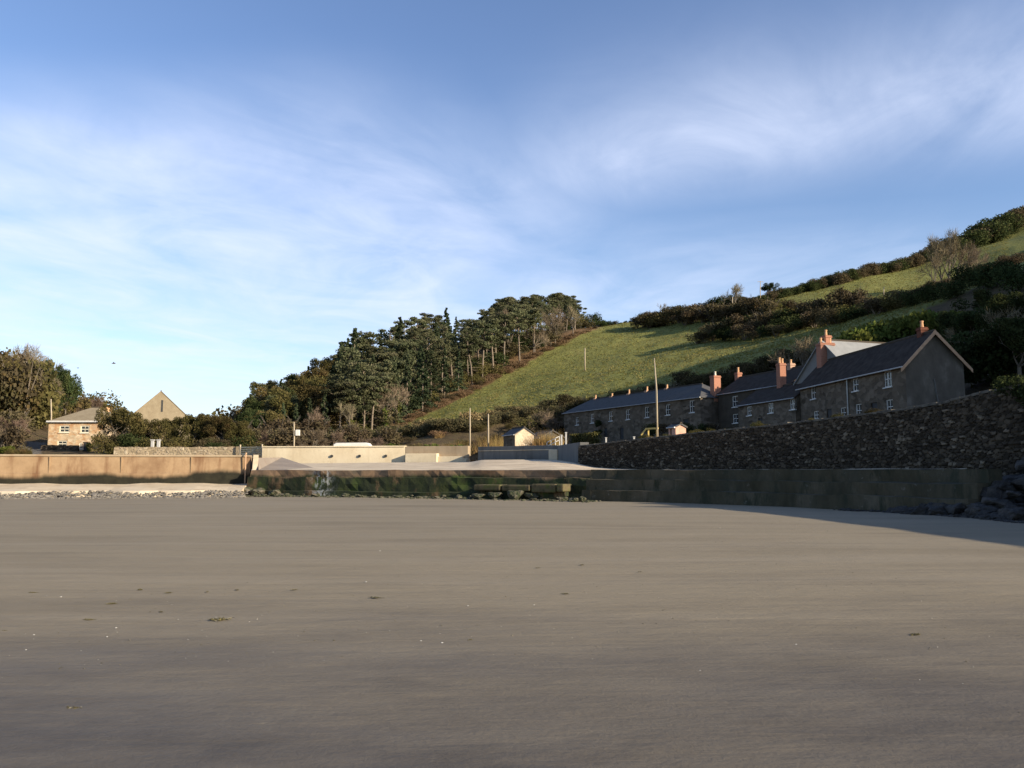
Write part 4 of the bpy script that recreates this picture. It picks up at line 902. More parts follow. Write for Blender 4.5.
def make_bush(seed, m, name='shrub', H=2.5, Wd=1.8, lobes=9, n=2000, leaf=.17, low=.3, twiggy=0):
    r = np.random.default_rng(seed); C = []
    for k in range(lobes):
        a = r.uniform(0, 6.28); rr = Wd * r.uniform(.1, .7); rad = Wd * r.uniform(.35, .62); z = max(rad * .4, H * r.uniform(low, .82) )
        C.append(shell_pts(r, n // lobes, np.array((math.cos(a) * rr, math.sin(a) * rr, min(z, H - rad * .8))), (rad, rad, rad * .85), .35))
    C = np.concatenate(C); C = C[C[:, 2] > -.2]; V, f = quads(C, leaf, seed=seed, aspect=.7)
    o = link(name, np_mesh(name, V, f), MAT[m]); o.location = (0, 0, -500); o['category'] = 'shrub'; o['h'] = H
    if twiggy:
        mb = MB()
        for k in range(twiggy):
            a = r.uniform(0, 6.28); mb.tube([(0, 0, 0), (math.cos(a) * Wd * .4, math.sin(a) * Wd * .4, H * .6), (math.cos(a) * Wd * .75, math.sin(a) * Wd * .75, H * r.uniform(.8, 1.12))], [.05, .03, .01], 3)
        mb.build('stems', MAT['bark'], o)
    return o
def make_broad(seed, m, H=8, trunk='bark', rad=.42, n=7500, leaf=.24):
    r = np.random.default_rng(seed); root = proto_empty('broad_tree', 'tree'); mb = MB(); tips = []
    mb.tube([(0, 0, -.6), (0, 0, H * .28)], [H * .03, H * .022], 7)
    for k in range(5): branchy(mb, r, (0, 0, H * .26), (Vector(r.normal(0, .5, 3)) + Vector((0, 0, .7))).normalized(), H * .26, H * .012, 0, tips, 2, .6)
    mb.build('trunk', MAT[trunk], root); C = []
    for k in range(16):
        a = r.uniform(0, 6.28); f = r.uniform(.32, .9); rr = H * rad * math.sqrt(max(0, 1 - ((f - .55) / .45) ** 2)) * r.uniform(.35, .9); q = H * r.uniform(.10, .19)
        C.append(shell_pts(r, n // 16, np.array((math.cos(a) * rr, math.sin(a) * rr, H * f)), (q, q, q * .8), .3))
    V, f = quads(np.concatenate(C), leaf, seed=seed, aspect=.7); link('crown', np_mesh('crown', V, f), MAT[m], root); root['h'] = H; return root
def make_reed(seed):
    r = np.random.default_rng(seed); n = 420; b0 = np.stack([r.normal(0, .35, n), r.normal(0, .35, n), np.zeros(n)], 1); ln = r.uniform(1.0, 2.2, n)
    d = np.stack([r.normal(0, .22, n), r.normal(0, .22, n), np.ones(n)], 1); side = np.stack([r.normal(size=n), r.normal(size=n), np.zeros(n)], 1); side /= np.linalg.norm(side, axis=1)[:, None]
    m = b0 + d * ln[:, None] * .6; t = b0 + d * ln[:, None] * 1.0 + side * 0.12; w = .03
    V = np.stack([b0 - side * w, b0 + side * w, m + side * w * 2.2, t], 1).reshape(-1, 3); o = link('reed_clump', np_mesh('reed_clump', V, np.arange(4 * n).reshape(n, 4)), MAT['reed']); o.location = (0, 0, -500); o['category'] = 'reeds'; o['h'] = 2.0; return o
pines = [make_pine(10 + k) for k in range(4)]; pines_t = [make_pine(30 + k, flat=False) for k in range(2)]; spruces = [make_spruce(40 + k) for k in range(2)]
bares = [make_bare(50 + k, spread=.45) for k in range(3)]; ivies = [make_bare(60, ivy=True), make_bare(61, ivy=True, spread=.6)]; bare_red = make_bare(66, H=6, twig='twig_red', dense=1.6, spread=.7)
b_dark = [make_bush(70 + k, 'leaf_dark') for k in range(3)]; b_bram = [make_bush(80 + k, 'leaf_bramble', twiggy=10) for k in range(3)]; b_olive = [make_bush(90 + k, 'leaf_olive') for k in range(2)]
b_red = [make_bush(95 + k, 'leaf_red', H=1.6, leaf=.18) for k in range(2)]; b_bright = [make_bush(100 + k, 'leaf_gorse', leaf=.26) for k in range(2)]
broads = [make_broad(110, 'leaf_olive', rad=.5), make_broad(111, 'leaf_olive', rad=.55)]; broad_dark = [make_broad(112, 'leaf_dark'), make_broad(113, 'leaf_dark', rad=.5)]; reed = make_reed(120)

def veg(pool, px, D, h=None, py_top=None, wide=1.0, label='', group=None, sink=.15, y_jit=0):
    """plant on the terrain at column px, D metres ahead; its height is h, or reaches row py_top"""
    if not isinstance(pool, (list, tuple)): pool = [pool]
    o = pool[random.randrange(len(pool))]; q = P(px, 472, D + random.uniform(-1, 1) * y_jit); zg = z1(q.x, q.y)
    if py_top is not None: h = max(1.0, P(px, py_top, q.y).z - zg)
    s = h / o['h']; w = s * wide
    return place(o, (q.x, q.y, zg - sink * s), random.uniform(0, 6.28), (w, w * random.uniform(.9, 1.1), s), label, group)

class Merge:
    """plants that have grown into one hedge or one cover: a single mesh"""
    def __init__(s): s.V = []; s.F = []; s.M = []; s.mats = []; s.n = 0
    def add(s, pool, px, D, h=None, py_top=None, wide=1.0, sink=.15, keep=1.0):
        o = pool[random.randrange(len(pool))]; q = P(px, 472, D); zg = z1(q.x, q.y)
        if py_top is not None: h = max(1.0, P(px, py_top, q.y).z - zg)
        k = h / PROTO_H[o.name]; w = k * wide; a = random.uniform(0, 6.28); obs = [o] + list(o.children)
        for ob in obs:
            me = ob.data
            if me is None: continue
            co = np.empty(len(me.vertices) * 3, np.float32); me.vertices.foreach_get('co', co); co = co.reshape(-1, 3)
            if len(me.polygons) == 0 or me.polygons[0].loop_total != 4 or len(me.loops) != 4 * len(me.polygons): continue
            fi = np.empty(len(me.loops), np.int32); me.loops.foreach_get('vertex_index', fi); fi = fi.reshape(-1, 4)
            if keep < 1: fi = fi[rng.random(len(fi)) < keep]
            x, y = co[:, 0] * w, co[:, 1] * w
            s.V.append(np.stack([x * math.cos(a) - y * math.sin(a) + q.x, x * math.sin(a) + y * math.cos(a) + q.y, co[:, 2] * k + zg - sink * k], 1)); s.F.append(fi + s.n); s.n += len(co)
            m = me.materials[0]
            if m not in s.mats: s.mats.append(m)
            s.M.append(np.full(len(fi), s.mats.index(m), np.int32))
    def build(s, name, **kw):
        me = np_mesh(name, np.concatenate(s.V), np.concatenate(s.F)); o = link(name, me, s.mats); me.polygons.foreach_set('material_index', np.concatenate(s.M)); return tag(o, **kw)
PROTO_H = {}
for o in bpy.data.objects:
    if 'h' in o: PROTO_H[o.name] = o['h']
# the pine wood on the slope
SIL_X = [235, 248, 262, 280, 300, 322, 338, 350, 372, 400, 420, 442, 462, 480, 500, 520, 545, 575, 584, 592]
SIL_Y = [408, 388, 378, 376, 366, 357, 348, 330, 333, 319, 316, 309, 317, 312, 298, 297, 293, 294, 312, 322]
def sil(px): return float(np.interp(px, SIL_X, SIL_Y))
gw_ = 'trees of the pine wood on the slope'
BASE_PX = WOOD_PX; BASE_Y = [446, 446, 441, 432, 408, 385, 364, 344, 328]
n_wood = 0
for row, f in enumerate((0.0, .22, .45, .72, 1.0)):
    step = (13, 11, 10, 9, 8.5)[row]; x = 244 + row * 4
    while x < 584:
        px = x + random.uniform(-3, 3); x += step * random.uniform(.8, 1.2)
        D = float(np.interp(px, WOOD_PX, WOOD_D)) + 3 + f * 58 + random.uniform(-3, 3); by = float(np.interp(px, BASE_PX, BASE_Y))
        ty = sil(px) + (1 - f) * (.36 if px < 470 else .16) * (by - sil(px)) + random.uniform(0, 7) * (1 if f < 1 else .4)
        if px > 560 and row == 0: continue
        q = P(px, 472, D); zg = z1(q.x, q.y); h = P(px, ty, D).z - zg
        if h < 6: h = random.uniform(6, 8)
        h = min(h, 20)
        k = random.random()
        if px > 470: pool, lab = (pines, 'tall flat topped pine in the upper end of the wood') if k < .88 else (bares, 'bare grey trunked tree among the upper pines')
        elif px > 330: pool, lab = (pines, 'dark pine in the middle of the wood on the slope') if k < .34 else ((spruces, 'pointed dark spruce in the middle of the wood') if k < .74 else (pines_t, 'full crowned pine in the middle of the wood'))
        else: pool, lab = (broads, 'olive brown rounded tree at the lower end of the wood') if k < .38 else ((pines_t, 'full crowned pine at the lower end of the wood') if k < .7 else ((spruces, 'pointed spruce at the lower end of the wood') if k < .9 else (broad_dark, 'dark rounded evergreen at the lower end of the wood')))
        veg(pool, px, D, h=h, wide=random.uniform(.85, 1.15), label=lab, group=gw_); n_wood += 1
for px, ty, pool in ((250, 385, spruces), (352, 327, spruces), (398, 316, spruces), (445, 307, spruces), (338, 341, spruces), (505, 296, pines), (530, 296, pines), (556, 292, pines), (572, 296, pines)):
    D = float(np.interp(px, WOOD_PX, WOOD_D)) + 50; veg(pool, px, D, py_top=ty, label='pointed spruce breaking the skyline of the wood' if pool is spruces else 'flat topped pine on the skyline of the wood', group='skyline trees of the wood')
for px, ty in ((384, 385), (350, 400), (398, 378), (535, 320), (556, 312), (574, 305), (318, 408)):
    D = float(np.interp(px, WOOD_PX, WOOD_D)) - 1; veg(bares if px > 430 else ivies, px, D, py_top=ty, wide=.8, label='pale bare trunked tree along the upper edge of the wood' if px > 430 else 'ivy clad bare tree at the lower edge of the wood', group='bare trees along the wood edge')
# dark undergrowth inside the wood
mg = Merge()
for px in np.arange(258, 585, 3.2):
    D = float(np.interp(px, WOOD_PX, WOOD_D)) + random.uniform(1, 40); mg.add(b_dark + b_bram + b_bram + b_olive, px, D, h=random.uniform(2.0, 5.5), wide=1.2, keep=.8)
mg.build('undergrowth', kind='stuff')
mg = Merge()
for px in np.arange(388, 598, 2.6):
    D = float(np.interp(px, WOOD_PX, WOOD_D)) - random.uniform(0, 5); mg.add(b_red + [b_bram[0]], px, D, h=random.uniform(.6, 1.6), wide=1.5, keep=.6)
mg.build('bracken', kind='stuff')
# scrub between the wood and the harbour
for px in np.arange(232, 392, 5.0):
    veg((bare_red, bare_red, b_bram[0], b_bram[1]), px, random.uniform(122, 146), h=random.uniform(2.8, 5.2) if px < 350 else random.uniform(1.8, 3.6), wide=1.3, label='brown winter thicket bush behind the cream harbour wall', group='thicket behind the harbour wall')
mg = Merge()
for px in np.arange(366, 560, 5.0):
    D = float(np.interp(px, FLD_PX, FLD_D)) - random.uniform(1, 10); mg.add(b_bram + [b_red[0]], px, D, h=random.uniform(1.6, 3.0), wide=1.35)
mg.build('bramble_hedge', label='brown bramble hedge running along the bottom of the field', cat='hedge')
mg = Merge()
for px in np.arange(300, 570, 1.6):
    D = float(np.interp(px, FLD_PX, FLD_D)) - random.uniform(9, 46)
    if D > 112: mg.add(b_bram + b_olive + [reed, b_red[0], bare_red], px, D, h=random.uniform(.8, 1.9), wide=1.3, keep=.6)
mg.build('rough_scrub', kind='stuff')
# tussocks of the field, past counting
n = 42000; pxs = rng.uniform(385, 1020, n); Ds = rng.uniform(118, 330, n); gx = (pxs - 512) / F * Ds / 1.0; gz_ = zt(gx, Ds)
fdn = np.interp(pxs, FLD_PX, FLD_D); wdn = np.interp(pxs, WOOD_PX, WOOD_D)
ok = (Ds > fdn) & ((pxs > 605) | (Ds < wdn - 7)) & ((pxs < 620) | (Ds < 300)) & ~((pxs > 880) & (Ds < 125))
gx, Ds, gz_ = gx[ok], Ds[ok], gz_[ok]; gz_ += ((vnoise(gx / 14, Ds / 14, 1) - .5) * 1.1 + (vnoise(gx / 4, Ds / 4, 2) - .5) * .5)
C = np.stack([gx, Ds, gz_ + .08], 1); C = np.concatenate([C + rng.normal(0, .14, C.shape) * (1, 1, .3) for _ in range(3)]); V, f = quads(C, .34, seed=77, aspect=.5, flat=.3)
tag(link('field_grass', np_mesh('field_grass', V, f), MAT['tussock']), kind='stuff')
for px in np.arange(388, 512, 6.5): veg(b_bright + b_olive, px, random.uniform(112, 122), h=random.uniform(1.6, 2.6), label='low green shrub behind the harbour wall', group='shrubs behind the harbour wall')
for px, D, h in ((433, 120, 2.6), (441, 118, 2.4), (449, 121, 2.5), (458, 120, 2.9), (486, 110, 3.6), (494, 110, 3.8), (502, 112, 4.0), (510, 113, 3.9), (517, 113, 3.6), (541, 96, 2.4), (545, 97, 2.8), (549, 96, 2.7), (553, 98, 2.5)):
    veg(reed, px, D, h=h, wide=1.3, label='dry yellow reed clump beside the stone shed' if px > 480 else 'dry yellow reed clump below the brambles', group='yellow reed clumps')
veg(bare_red, 545, 138, h=6.0, wide=1.2, label='reddish bare bush beyond the stone shed', group=None); veg(bares, 552, 136, h=5, wide=1.3, label='pale bare bush left of the terrace end')
for px in (530, 538, 556, 561): veg(b_bram + b_olive, px, 134 + random.uniform(-3, 5), h=random.uniform(2.8, 4.2), wide=1.2, label='olive bush filling the gap left of the terrace', group='bushes left of the terrace')
# hedge behind the terrace
mg = Merge()
for px in np.arange(562, 815, 4.6):
    D = float(np.interp(px, [560, 700, 815], [150, 131, 116])) + random.uniform(-2, 3); mg.add(b_bram + [bare_red], px, D, h=random.uniform(1.6, 3.0), wide=1.3)
mg.build('bramble_hedge', label='brown bramble hedge behind the cottage roofs', cat='hedge')
veg(bares, 808, 107, py_top=336, wide=1.3, label='pale brown bare bush beside the tall red chimneys')
q = line_at([TA[:2], TB[:2]], 601); bush = make_bush(131, 'leaf_dark', 'climber', H=4.0, Wd=.9, n=1300); used.add(bush.name); bush.location = (q.x - .7, q.y - .5, 5.9); tag(bush, 'dark climbing bush against the front of the terrace', 'shrub')
hedge = MB(); 
h0 = P(572, 438, 120); h1 = P(598, 437, 113)
r = np.random.default_rng(5); t = r.uniform(0, 1, 2600); C = np.stack([h0.x + (h1.x - h0.x) * t + r.normal(0, .3, 2600), h0.y + (h1.y - h0.y) * t + r.normal(0, .3, 2600), 5.2 + r.uniform(0, 1, 2600) * (P(585, 433, 116).z - 5.2)], 1)
V, f = quads(C, .22, seed=5); tag(link('garden_hedge', np_mesh('garden_hedge', V, f), MAT['leaf_olive']), 'clipped olive hedge in front of the left end of the terrace', 'hedge')
hedge.b.free()
for px in (652, 662, 682, 690, 706, 712): 
    q = P(px, 440, 98); bshp = random.choice(b_dark + b_bram); place(bshp, (q.x, q.y, 5.5), random.uniform(0, 6), (.7, .7, .75), 'dark garden bush in front of the terrace', 'garden bushes in front of the terrace')
# field-edge scrub on the hill
mg = Merge()
for px in np.arange(586, 628, 4.5): mg.add(b_bram + b_dark, px, 290 + random.uniform(-4, 6), py_top=float(np.interp(px, [586, 600, 627], [318, 318, 321])) + random.uniform(-1, 3), wide=1.3, sink=.5)
mg.build('crest_hedge', label='low brown hedge on the crest right of the pine wood', cat='hedge')
veg(b_dark, 594, 300, py_top=312, label='small dark green bush on the crest beside the pine wood')
mg = Merge()
for k, px in enumerate(np.arange(628, 780, 4.2)):
    D = float(np.interp(px, [628, 700, 780], [292, 272, 262])) ; top = float(np.interp(px, [628, 640, 660, 680, 700, 720, 740, 760, 780], [319, 314, 309, 303, 301, 297, 294, 296, 296])) + random.uniform(-1, 5)
    mg.add(b_bram + b_dark + b_olive, px, D + random.uniform(-3, 3), py_top=top, wide=1.1)
mg.build('field_hedge', label='winter brown hedge along the top of the big field', cat='hedge')
for px in np.arange(640, 800, 6):
    D = float(np.interp(px, [640, 720, 800], [268, 240, 215])); veg(b_bram + b_olive + b_bram, px, D + random.uniform(-5, 5), h=random.uniform(3.5, 6), wide=1.3, label='bramble mound on the hillside below the top hedge', group='bramble mounds on the hillside')
for px, D, top, w in ((716, 205, 323, 1.5), (728, 200, 318, 1.6), (740, 198, 315, 1.7), (753, 196, 313, 1.6), (766, 194, 312, 1.5), (778, 190, 311, 1.5), (790, 186, 309, 1.5), (803, 184, 306, 1.5), (815, 184, 301, 1.3), (826, 182, 296, 1.1), (838, 182, 298, 1.3), (850, 180, 287, 1.1), (858, 180, 286, 1.1), (866, 178, 292, 1.3), (878, 172, 300, 1.4), (892, 165, 305, 1.5), (906, 158, 306, 1.5)):
    veg(b_dark + b_bram, px, D, py_top=top, wide=w * .8, label='large dark bush in the scrub across the middle of the hill', group='scrub across the middle of the hill')
for px in np.arange(700, 925, 8):
    D = float(np.interp(px, [700, 800, 935], [214, 176, 140])) + random.uniform(-8, 2); veg(b_dark + b_bram + b_bram + b_olive, px, D, h=random.uniform(2, 4.2), wide=1.25, label='lower bramble bush in the scrub across the middle of the hill', group='lower scrub across the middle of the hill')
veg(bares, 740, 250, py_top=283, wide=1.1, label='tall pale bare tree rising above the hillside scrub'); veg(bares, 664, 300, py_top=299, wide=.7, label='thin bare tree on the skyline above the field')
veg(broad_dark, 776, 266, py_top=281, wide=1.0, label='small windswept tree beside the skyline pole')
mg = Merge()
for px in np.arange(764, 1075, 2.6):
    D = float(np.interp(px, [768, 860, 940, 1024, 1075], [257, 265, 289, 321, 344])); top = float(np.interp(px, [768, 800, 830, 860, 880, 900, 925, 940, 960, 985, 1000, 1024, 1075], [293, 284, 275, 267, 262, 259, 252, 246, 237, 228, 219, 210, 192])) + random.uniform(-1.5, 2.5)
    mg.add(b_dark + b_bram, px, D + random.uniform(-4, 4), py_top=top, wide=1.1, sink=.5)
mg.build('skyline_hedge', label='dark hedge along the skyline above the upper field', cat='hedge')
for px, D, top, w in ((952, 214, 234, .8), (960, 212, 229, .85), (968, 212, 230, .85), (976, 214, 236, .8), (945, 210, 250, .8), (986, 214, 246, .7)): veg(bares, px, D, py_top=top, wide=w, label='tall pale bare tree in front of the upper field', group='bare trees in front of the upper field')
for px in np.arange(930, 1030, 7): veg(b_bram + [bare_red], px, 166 + random.uniform(-8, 8), h=random.uniform(2, 3.6), wide=1.2, label='brown thicket bush in the shade of the right hill', group='shaded thicket on the right hill')
for px in np.arange(858, 1000, 5.5):
    D = 101 + random.uniform(-3, 5); top = float(np.interp(px, [858, 880, 900, 930, 960, 1000], [330, 322, 316, 310, 307, 312])) + random.uniform(-2, 4); veg(b_bright + [b_olive[0]], px, D, py_top=top, wide=.75, label='bright green laurel bush behind the gabled house', group='laurels behind the gabled house')
for px, h in ((866, 3.6), (874, 3.8), (882, 3.6), (893, 3.2)): veg(reed, px, 100, h=h * 1.3, label='dry yellow reed clump among the laurels', group='reeds among the laurels')
for px, D, h in ((968, 92, 6), (982, 90, 6), (996, 96, 6), (1010, 88, 6), (1024, 84, 6), (975, 74, 3.5), (985, 72, 4), (998, 70, 5), (1012, 68, 5), (1026, 66, 6), (1000, 120, 4), (1016, 118, 4), (960, 125, 3.5), (940, 130, 3.5), (920, 135, 3), (985, 128, 4), (1030, 110, 4)):
    veg(broad_dark if h > 5.5 else b_dark, px, D, h=h, wide=1.1, label='dark evergreen in the shade right of the gabled house', group='dark evergreens right of the gabled house')
veg(bares, 1002, 76, h=6.5, wide=1.2, label='grey bare bush right of the gabled house')
# vegetation over the retaining wall at the right
for x, y, z, s in ((21.4, 33.0, 3.4, 1.0), (21.9, 31.2, 3.0, 1.1), (21.0, 34.6, 4.3, .7), (22.2, 30.0, 4.2, 1.0)): place(b_dark[1], (x, y, z), random.uniform(0, 6), (s * .8, s * .8, s * .8), 'dark ivy mass hanging over the right end of the rubble wall', 'ivy over the rubble wall')
# weeds on top of the wall
for px in (634, 645, 661, 690, 705, 748, 757, 810, 831, 872):
    q = line_at(rwf, px + random.uniform(-4, 4)); zz = float(np.interp(q.y, [p.y for p in RW][::-1], [p.z for p in RW][::-1])); place(b_olive[0], (q.x + .4, q.y + .2, zz), random.uniform(0, 6), (.3 * random.uniform(.6, 1.4), .25, .16 * random.uniform(.6, 1.3)), 'small weed tuft growing on the rubble wall top', 'weed tufts on the rubble wall')
# left of the picture
for px in np.arange(-22, 47, 2.6):
    veg([b_olive[0], b_olive[1], b_bram[0], bare_red], px, random.uniform(146, 182), py_top=float(np.interp(px, [-22, 5, 22, 32, 47], [342, 346, 352, 366, 402])) + abs(random.gauss(0, 22)), wide=.75, label='brown and olive thicket bush on the left hill', group='thicket on the left hill')
for px, D, top, w, pool in ((-20, 185, 345, 1, bares), (2, 180, 343, 1.1, bares), (14, 178, 342, 1.1, bares), (26, 176, 347, 1.1, bares), (10, 168, 352, 1.1, bares), (34, 170, 360, 1.1, bares), (0, 160, 368, 1.1, bares), (20, 158, 372, 1.1, bares)): veg(pool, px, D, py_top=top, wide=w * .9, label='bare brown tree on the hill behind the lane', group='bare trees on the left hill')
for px in np.arange(-30, 50, 4): veg((b_olive[0], bare_red, b_olive[1], bares[0], bares[1], bare_red), px, random.uniform(158, 176), py_top=random.uniform(352, 400) + max(0, px - 20) * .5, wide=.75, label='olive brown bush on the bank of the left hill', group='bushes on the left hill')
for px, D, top, w in ((34, 172, 356, .9), (45, 170, 360, .9), (56, 168, 366, .8), (62, 166, 372, .75), (50, 163, 376, .8)): veg(broad_dark, px, D, py_top=top, wide=w * .75, label='dark green pine above the stone house', group='dark pines above the stone house')
for px in np.arange(38, 118, 5): veg((b_olive[1], b_bram[2], bare_red, b_olive[0]), px, random.uniform(165, 200), py_top=float(np.interp(px, [38, 75, 95, 118], [390, 387, 388, 408])) + random.uniform(-1, 12), wide=.9, label='brown woodland bush on the rise behind the stone house', group='woodland behind the stone house')
for px in np.arange(-12, 15, 3): veg((bare_red, b_bram[0], bare_red), px, random.uniform(126, 138), h=random.uniform(2.5, 5.5), wide=1.2, label='red brown bramble thicket left of the lane', group='red brambles left of the lane')
mg = Merge()
for px in np.arange(-15, 125, 1.2): mg.add([b_olive[0], b_bram[0], b_bram[2], bare_red], px, random.uniform(134 if px < 10 else 160, 205), h=random.uniform(1.2, 2.8), wide=1.3, keep=.6)
for px in np.arange(-10, 30, 5): mg.add([b_olive[0], b_bright[0]], px, random.uniform(112, 118), h=random.uniform(.9, 1.6), wide=1.2)
mg.build('ground_cover', kind='stuff')
for px, D, top, w, lb in ((117, 119, 406, 1.0, 'round bushy tree beside the stone house'), (108, 122, 413, .8, 'smaller bushy tree touching the stone house'), (134, 124, 417, .9, 'greenish bushy tree left of the pale posts'), (150, 122, 418, .9, 'bushy tree behind the pale posts'), (164, 121, 417, .9, 'red brown bushy tree in front of the barn'), (178, 123, 416, .9, 'bushy tree before the right slope of the barn roof'), (192, 121, 413, .95, 'bushy tree just right of the barn'), (206, 122, 412, .9, 'middle bushy tree above the rubble wall'), (220, 120, 415, .9, 'bushy tree above the end of the rubble wall'), (234, 121, 419, .9, 'last bushy tree behind the field gate')):
    veg(broads, px, D, py_top=top, wide=w, label=lb, group='row of bushy trees above the rubble wall')
mg = Merge()
for px in np.arange(104, 252, 5): mg.add([b_dark[0], b_olive[0], b_bram[0]], px, 118 + random.uniform(-4, 6), h=random.uniform(1.5, 3.2), wide=1.1)
mg.build('ground_cover', kind='stuff')
mg = Merge()
for px in np.arange(190, 262, 6): mg.add([bare_red, b_bram[0], b_olive[1]], px, random.uniform(225, 330), py_top=float(np.interp(px, [190, 225, 262], [413, 410, 398])) + random.uniform(0, 5), wide=1.0)
mg.build('far_scrub', kind='stuff')
b_ = dup(b_bright[0], (lA.x + 7.0, lA.y - 1.2, 4.5), 1, (.35, .35, .7), 'green garden shrub by the door of the stone house')
if 'group' in b_: del b_['group']

# ------------------------------------------------------------------ rocks, shingle, beach litter
def make_rock(seed, m, name='boulder', flat=.6):
    b = bmesh.new(); bmesh.ops.create_icosphere(b, subdivisions=4, radius=1); r = np.random.default_rng(seed)
    pl = [(Vector(r.normal(size=3)).normalized(), r.uniform(.55, .9)) for _ in range(14)]
    for v in b.verts:
        c = v.co.copy()
        for n, dd in pl:
            k = c.dot(n) - dd
            if k > 0: c -= n * k * .95
        nz = float(vnoise(c.x * 2.5 + seed, c.y * 2.5 + c.z * 1.7, seed)) - .5; nz += (float(vnoise(c.x * 7 + seed, c.y * 7 + c.z * 5, seed + 9)) - .5) * .5; v.co = c * (1 + nz * .3); v.co.z *= flat
    me = bpy.data.meshes.new(name); b.to_mesh(me); b.free(); o = link(name, me, MAT[m]); o.location = (0, 0, -500); o['category'] = 'rock'; return o
rk_dark = [make_rock(1, 'rock'), make_rock(2, 'rock'), make_rock(3, 'rock')]; rk_weed = [make_rock(4, 'rock_weed'), make_rock(5, 'rock_weed')]; rk_pale = [make_rock(6, 'cobble'), make_rock(7, 'cobble')]
def rocks(pool, pts, label, group):
    for x, y, z, s in pts:
        o = random.choice(pool); place(o, (x, y, z), random.uniform(0, 6.28), (s * random.uniform(.8, 1.3), s * random.uniform(.8, 1.2), s * random.uniform(.7, 1.1)), label, group)
pts = []
for k in range(85):
    px = random.uniform(244, 585); q = line_at(QUAY, max(260, px)); off = random.uniform(.6, 2.4); 
    if px < 260: q = Vector((q.x - (260 - px) * .065, q.y))
    pts.append((q.x - off * .15, q.y - off, random.uniform(-.02, .12), random.choice((.12, .16, .2, .3))))
rocks(rk_weed, pts, 'weedy boulder along the foot of the green quay', 'boulders at the foot of the quay')
rocks(rk_weed, [(-18.6, 57.2, .25, .8), (-17.2, 56.6, .2, .7), (-16.0, 56.2, .2, .55), (-1.0, 49.2, .25, .55), (.2, 48.6, .3, .6), (1.2, 48.4, .25, .5), (-2.0, 49.3, .2, .45)], 'large dark weedy boulder against the quay', 'large boulders against the quay')
pts = []
for k in range(90):
    px = random.uniform(0, 248); q = line_at(SEAWALL, px); off = random.uniform(4.2, 7.0); pts.append((q.x + .28 * off, q.y - .95 * off, .28 - (off - 4.2) * .1, random.choice((.10, .14, .18, .26))))
rocks(rk_pale, pts, 'pale stone lying below the rusty sea wall', 'stones below the sea wall')
pts = []
for k in range(75):
    y = random.uniform(24.5, 33.5); t = random.random(); x0 = float(np.interp(y, [24, 29, 33.5], [18.2, 17.2, 16.8])); x = x0 + t * 4.2; pts.append((x, y, .1 + t * 2.3 + random.uniform(-.2, .2) - max(0, y - 31.5) * .25, random.choice((.35, .5, .7, .9))))
for k in range(34):
    px = random.uniform(925, 1012); q = line_at([(p.x, p.y) for p in QY], px); t = random.random(); pts.append((q.x - .9 + t * 1.6 - .3, q.y - 1.6 + t * 1.7, t * (px - 915) * .015 + .05, random.choice((.25, .4, .55))))
rocks(rk_dark, pts, 'dark rock in the shaded heap at the right end of the quay', 'rock heap at the right end of the quay')
pts = []
for k in range(70):
    y = random.uniform(19.5, 33); x = float(np.interp(y, [18, 24, 29, 33], [16.8, 16.6, 16.3, 15.6])) + abs(random.gauss(0, 1.6)) - .6; pts.append((x, y, random.uniform(-.03, .1), random.choice((.15, .22, .3, .5))))
rocks(rk_dark, pts, 'dark stone scattered on the shaded sand by the outcrop', 'stones on the shaded sand')
# shingle: too many to count
def stuff_stones(name, n, posfn, m, smin, smax):
    b = bmesh.new(); bmesh.ops.create_icosphere(b, subdivisions=1, radius=1); base = np.array([v.co[:] for v in b.verts]); fc = np.array([[v.index for v in f.verts] for f in b.faces]); b.free()
    V = []; Fc = []
    for k in range(n):
        x, y, z = posfn(); s = rng.uniform(smin, smax); a = rng.uniform(0, 6.28); sc = np.array((rng.uniform(.8, 1.5), rng.uniform(.7, 1.1), rng.uniform(.4, .7))) * s
        p = base * sc * (1 + rng.normal(0, .09, (len(base), 1))); p = np.stack([p[:, 0] * math.cos(a) - p[:, 1] * math.sin(a), p[:, 0] * math.sin(a) + p[:, 1] * math.cos(a), p[:, 2]], 1) + (x, y, z); V.append(p); Fc.append(fc + k * len(base))
    o = link(name, np_mesh(name, np.concatenate(V), np.concatenate(Fc)), m); o['kind'] = 'stuff'; return o
def pos_left():
    px = rng.uniform(-40, 252); q = line_at(SEAWALL, px); off = rng.uniform(4.0, 8.0); return q.x + .28 * off, q.y - .95 * off, max(0.0, .36 - (off - 4.2) * .14)
def pos_quay():
    px = rng.uniform(252, 600); q = line_at(QUAY, max(px, 260)); off = .5 + abs(rng.normal(0, .9)); return q.x - off * .15, q.y - off, .0
def pos_right():
    y = rng.uniform(18, 36); return float(np.interp(y, [18, 24, 29, 33, 36], [17.0, 16.8, 16.4, 15.6, 14.4])) + rng.exponential(1.3) - .7, y, 0.0
stuff_stones('shingle', 1800, pos_left, MAT['cobble'], .04, .12); stuff_stones('shingle', 1600, pos_quay, MAT['rock_weed'], .04, .13); stuff_stones('shingle', 900, pos_right, MAT['rock'], .04, .14)
def pos_sand():
    y = 4.0 + 26 * rng.random() ** 1.6; return rng.uniform(-.66, .66) * y, y, 0.004
stuff_stones('beach_grit', 900, pos_sand, MAT['weed'], .0025, .008); stuff_stones('shell_grit', 500, pos_sand, MAT['shell'], .0015, .0045)
